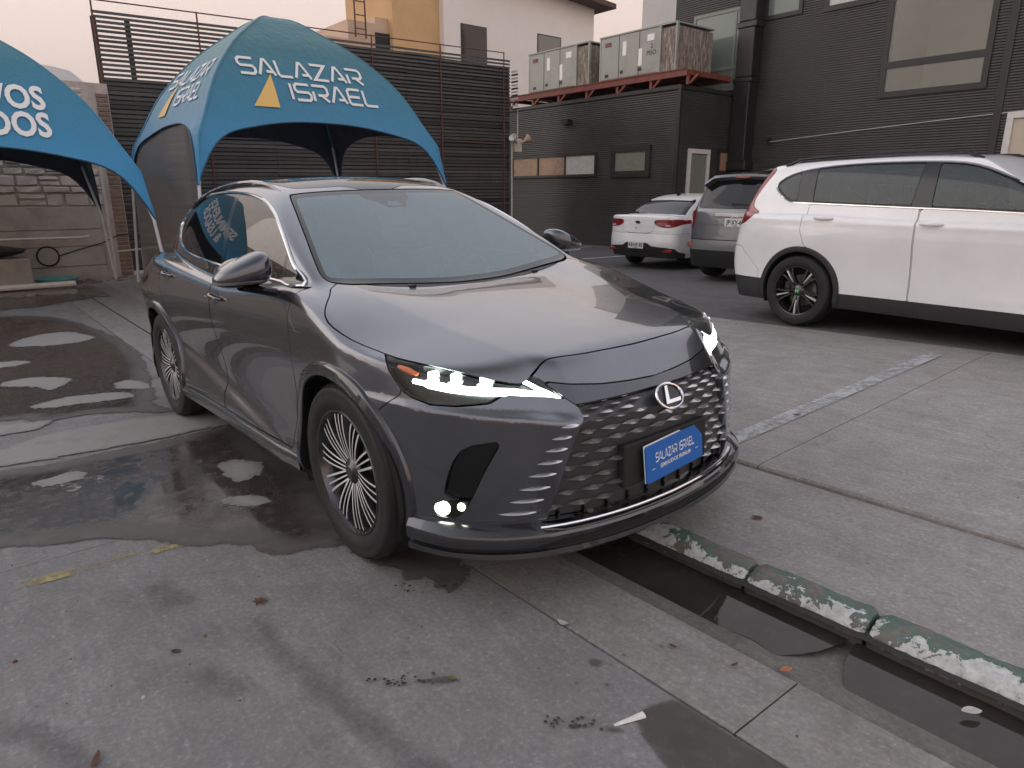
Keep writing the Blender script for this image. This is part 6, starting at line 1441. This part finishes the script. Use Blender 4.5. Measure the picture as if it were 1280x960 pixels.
    for cx in (0, -2.7):
        for sg in (1, -1):
            mb = MB(); y = sg*(.80+.1175*.80-.003)
            for a0, a1, b0, b1 in ((-.017, -.009, -.02, .02), (.009, .017, -.02, .02), (-.010, .010, -.004, .004)): mb.box(cx+a0, cx+a1, y-.002, y+.003*1, .369+b0, .369+b1)
            mb.build('wheel_badge', G['badge_green'] if 'badge_green' in G else G.setdefault('badge_green', emit('badge_green', (.35, .8, .3), .25)), root, smooth=None)
    # --- white saloon seen from behind
    yaw = math.radians(94.); c, s = math.cos(yaw), math.sin(yaw); rx_, ry_ = -6.52, 8.45
    S = dict(label='white saloon parked with its rear to us, next to the low clad building', loc=(rx_+3.6*c, ry_+3.6*s, float(zr(-6.6, 9.6))+.018), yaw=yaw, front=.80, x0=-3.68, top=1.56, h=.026,
             H=([-3.7, -3.4, -3.0, -2.4, -1.5, -.6, 0, .5, .8], [1.045, 1.045, 1.02, .97, .94, .93, .90, .84, .75]), W=([-3.7, -3.4, -3.0, -2.6, -1.8, -1., 0, .5], [.76, .81, .845, .855, .85, .85, .855, .84]),
             sec=([.1, .25, .4, .6, .8, .92, 1.0, 1.1, 1.3], [-.09, -.04, -.015, -.012, 0, -.012, -.05, -.12, -.25]), Z=([-3.6, -3.25, -3.0, -2.7, -2.35, -2.0, -1.5, -1.0, -.6], [.88, 1.0, 1.10, 1.245, 1.375, 1.432, 1.452, 1.40, 1.25]),
             gw=([-3.7, -3.1, -2.6, -2.0, -1.2, -.5], [-.16, -.09, -.03, 0, 0, -.03]), R=([.1, .3, .45, .6, .8, .95, 1.05, 1.2], [-3.45, -3.54, -3.60, -3.60, -3.57, -3.57, -3.55, -3.45]), Dr=([0, .3, .5, .65, .75, .82, .87, 1.1], [0, .02, .05, .10, .17, .27, .40, 1.4]), Df=([0, .4, .7, .85, 1.1], [0, .05, .25, .6, 1.5]),
             gs=(.775, .35, .55, .95), ws=(-.15, .95, 1.9), ax=(0, -2.58), flare=.012, R_w=.310, rim=.20, track=.75, tw=.19, wheel='plain', paint='white_car', trim='white_car', gap=.05, r1=.09, r2=.05)
    def cuts2(f):
        return [('rear_window', lambda m: np.minimum(np.minimum(sdpoly(m[0][:, 0], m[0][:, 1], [(-2.38, -.3), (-2.38, .5), (-2.46, .56), (-2.98, .66), (-3.06, .60), (-3.10, .3), (-3.10, -.3)]), (m[1][:, 2]-.3)*.3), (.93-m[1][:, 2])*.5), 'glass_dk', .003, False, ''),
                ('window_glass', xz([(-.75, .96), (-1.2, 1.24), (-1.6, 1.345), (-2.1, 1.34), (-2.45, 1.24), (-2.62, 1.06), (-2.6, 1.0)], .45), 'glass_dk', .003, True, ''),
                ('tail_light', lambda m: np.minimum(np.minimum(sdpoly(m[0][:, 1], m[0][:, 2], cround([(.36, .905), (.40, .945), (.60, .955), (.78, .965), (.88, .985), (.885, .93), (.80, .86), (.68, .815), (.50, .825), (.40, .86)], 3)), -2.95-m[0][:, 0]), .5-m[1][:, 2]), 'red_bright', 0, True, ''),
                ('trunk_lid', lambda m: np.minimum(np.minimum(sdpoly(m[0][:, 1], m[0][:, 2], [(-.3, 1.2), (.66, 1.2), (.64, .97), (.37, .95), (.355, .80), (.33, .73), (.2, .705), (-.3, .70)]), -3.16-m[0][:, 0]), m[0][:, 2]-.5), 'white_car', 0, False, ''),
                ('bumper_insert', lambda m: np.minimum(sdpoly(m[0][:, 1], m[0][:, 2], [(-.3, .52), (.24, .52), (.34, .46), (.62, .44), (.76, .42), (.83, .30), (.86, .1), (-.3, .1)]), -3.1-m[0][:, 0]), 'clad_black', .006, False, ''),
                ('rear_bumper', lambda m: np.minimum(X([(-2.95, .2), (-2.95, .62), (-3.1, .70), (-3.7, .70), (-3.7, .2)])(m), -2.9-m[0][:, 0]), 'white_car', 0, False, ''),
                ('rear_door', xz([(-1.55, .95), (-1.55, .35), (-2.15, .35), (-2.25, .55), (-2.45, .72), (-2.5, .95)], -.2), 'white_car', 0, True, ''),
                ('front_door', xz([(-.42, .93), (-.42, .35), (-1.54, .35), (-1.54, .945)], -.2), 'white_car', 0, True, '')]
    S['cuts'] = cuts2; root, f = build_car(S, G)
    plate(root, (ray_x(f, 0, .475, -3.9, 1)-.012, 0.0, .475), (0, 0, 0), 'KB·HY-85')
    xe = ray_x(f, 0, .90, -3.9, 1); mb = MB(); mb.add([(0, .055*math.cos(q), .032*math.sin(q)) for q in np.linspace(0, 2*math.pi, 20, endpoint=False)], [tuple(range(19, -1, -1))]); em = mb.build('badge', G['gloss_black'], root, smooth=None, loc=(xe-.006, 0, .905)); mb = MB(); mb.tube([(0, .058*math.cos(q), .034*math.sin(q)) for q in np.linspace(0, 2*math.pi, 20, endpoint=False)], .005, 5, closed=True); mb.build('badge_ring', G['satin'], em)
    link('badge_letters', letter_mesh('badge_letters', font_tris('KIA', .034, .0012), lambda u, v: (-.003, -u, -.012+v), G['satin']), em)
    mb = MB(); mb.lathe([(0, .014), (.016, .010), (.018, 0)], 10, 'x'); mb.build('boot_lock', G['satin'], root, loc=(xe-.018, .03, .80))
    for sg in (1, -1):
        xx = ray_x(f, .62, .375, -3.9, 1); mb = MB(); mb.box(xx-.012, xx+.03, sg*.62-.12, sg*.62+.12, .35, .41, bev=.01); mb.build('reflector', G['red_bright'], root)
        xx = ray_x(f, .60, .845, -3.9, 1); mb = MB(); mb.box(xx-.004, xx+.03, sg*.58-.10, sg*.58+.10, .832, .858, bev=.006); mb.build('reversing_lens', G['lamp_clear'], root)
    fin = MB(); zf = ray_z(f, -2.2, 0); fin.add([(-2.08, 0, zf-.01), (-2.28, .028, zf-.02), (-2.28, -.028, zf-.02), (-2.27, 0, zf+.055)], [(0, 1, 3), (0, 3, 2), (1, 2, 3)]); fin.build('antenna_fin', G['gloss_black'], root)
    handles(root, f, ((-1.42, .80, .17), (-2.3, .82, .17)), G['white_car']); stalk_mirror(root, -.55, .84, .95, G['white_car'], G['gloss_black'])
    # --- grey off-roader seen from behind
    yaw = math.radians(97.); c, s = math.cos(yaw), math.sin(yaw); rx_, ry_ = -3.78, 7.55
    S = dict(label='grey off-road wagon seen from behind between the two white cars', loc=(rx_+3.92*c, ry_+3.92*s, float(zr(-4., 9.))+.018), yaw=yaw, front=.85, x0=-4.0, top=1.86, h=.028,
             H=([-4, -3.4, -2.5, -1.4, -.5, .2, .85], [1.16, 1.16, 1.13, 1.10, 1.09, 1.06, .96]), W=([-4, -3.7, -3.3, -2.9, -2, -1, 0, .6], [.89, .925, .95, .962, .95, .945, .955, .93]),
             sec=([.1, .3, .5, .7, .9, 1.05, 1.15, 1.3], [-.08, -.03, -.01, -.014, 0, -.01, -.04, -.1]), Z=([-4, -3.6, -3.1, -2.5, -1.9, -1.4, -1., -.7], [1.66, 1.705, 1.74, 1.755, 1.755, 1.725, 1.62, 1.48]),
             gw=([-4, -3.4, -2.8, -2, -1.2, -.5], [-.09, -.05, -.02, 0, 0, -.03]), R=([.1, .35, .6, .85, 1.05, 1.15, 1.3, 1.5, 1.7, 1.85], [-3.72, -3.85, -3.92, -3.91, -3.89, -3.87, -3.80, -3.70, -3.60, -3.50]), Dr=([0, .4, .6, .75, .85, .92, .97, 1.1], [0, .015, .04, .09, .17, .29, .45, 1.2]), Df=([0, .4, .7, .9, 1.1], [0, .05, .2, .5, 1.4]),
             gs=(.88, .20, .32, 1.12), ws=(-.1, 1.08, 1.6), ax=(0, -2.915), flare=.012, R_w=.385, rim=.235, track=.815, tw=.265, wheel='plain', paint='mid_grey', trim='mid_grey', gap=.06, r2=.05)
    def cuts3(f):
        return [('rear_window', yz([(-.3, 1.63), (.60, 1.61), (.66, 1.56), (.72, 1.22), (.69, 1.185), (-.3, 1.18)], -.3), 'glass_dk', .003, False, ''),
                ('tail_light', lambda m: np.minimum(np.minimum(sdpoly(m[0][:, 1], m[0][:, 2], cround([(.745, 1.18), (.80, 1.21), (.98, 1.20), (.99, .98), (.93, .87), (.80, .86), (.755, .95)], 3)), -3.45-m[0][:, 0]), .6-m[1][:, 2]), 'red_lens', 0, True, ''),
                ('tailgate', lambda m: np.minimum(sdpoly(m[0][:, 1], m[0][:, 2], [(-.3, 1.175), (.735, 1.175), (.74, .95), (.78, .85), (.76, .69), (-.3, .69)]), -3.5-m[0][:, 0]), 'mid_grey', 0, False, ''),
                ('lower_bumper', lambda m: np.minimum(.52-m[0][:, 2], -3.35-m[0][:, 0]), 'clad_black', 0, False, ''),
                ('rear_bumper', lambda m: np.minimum(.685-m[0][:, 2], -3.4-m[0][:, 0]), 'bumper_silver', -.004, False, ''),
                ('window_glass', xz([(-.7, 1.16), (-1.2, 1.48), (-1.6, 1.60), (-2.9, 1.60), (-3.35, 1.50), (-3.45, 1.30), (-3.3, 1.18)], .4), 'glass_dk', .003, True, '')]
    S['cuts'] = cuts3; root, f = build_car(S, G)
    xb = ray_x(f, 0, 1.08, -4.1, 1); mb = MB(); mb.box(xb-.03, xb+.03, -.36, .36, 1.045, 1.105, bev=.012); br = mb.build('chrome_bar', G['satin'], root)
    link('bar_letters', letter_mesh('bar_letters', font_tris('Jeep', .075, .002), lambda u, v: (xb-.0315, -u, 1.055+v), G['white']), root)
    rc = MB(); rc.box(xb-.004, xb+.03, -.30, .30, .80, 1.03, bev=.01); rc.build('plate_recess', G['bumper_silver'], root)
    plate(root, (xb-.016, 0, .965), (0, 0, 0), 'JP·XY-68')
    sp = MB(); rows = []
    for y in np.linspace(-.66, .66, 9): z = ray_z(f, -3.55, abs(y)); rows.append([(-3.40, y, z+.012), (-3.72, y, z-.01), (-3.76, y, z-.05), (-3.62, y, z-.10)])
    sp.grid(rows, flip=True); sp.build('rear_spoiler', G['mid_grey'], root, smooth=30)
    mb = MB(); mb.box(-3.775, -3.74, -.12, .12, 1.64, 1.665); mb.build('brake_light', G['red_lens'], root)
    wp = MB(); wp.hexa([(-3.84, -.30, 1.205), (-3.80, -.30, 1.205), (-3.80, .12, 1.22), (-3.84, .12, 1.22), (-3.83, -.30, 1.235), (-3.79, -.30, 1.235), (-3.79, .12, 1.26), (-3.83, .12, 1.26)]); wp.build('rear_wiper', G['matte_black'], root)
    for sg in (1, -1):
        xx = ray_x(f, .80, .60, -4.2, 1); mb = MB(); mb.box(xx-.016, xx+.03, sg*.78-.10, sg*.78+.10, .56, .64, bev=.01); mb.build('reflector', G['red_lens'], root)
        rl = [(x, .62, ray_z(f, x, .62)+(.0 if k in (0, 9) else .04)) for k, x in enumerate(np.linspace(-1.4, -3.3, 10))]
    tb = MB(); tb.tube(rl, .018, 6); both_sides('roof_rail', tb.V, tb.F, G['gloss_black'], root); stalk_mirror(root, -.6, .95, 1.12, G['mid_grey'], G['gloss_black'])
# ---------------------------------------------------------------- assemble
_blob = build_ground()
build_structures()
build_tents()
build_clutter()
build_background_cars()
build_crossover()
grit(_blob)
build_haze()
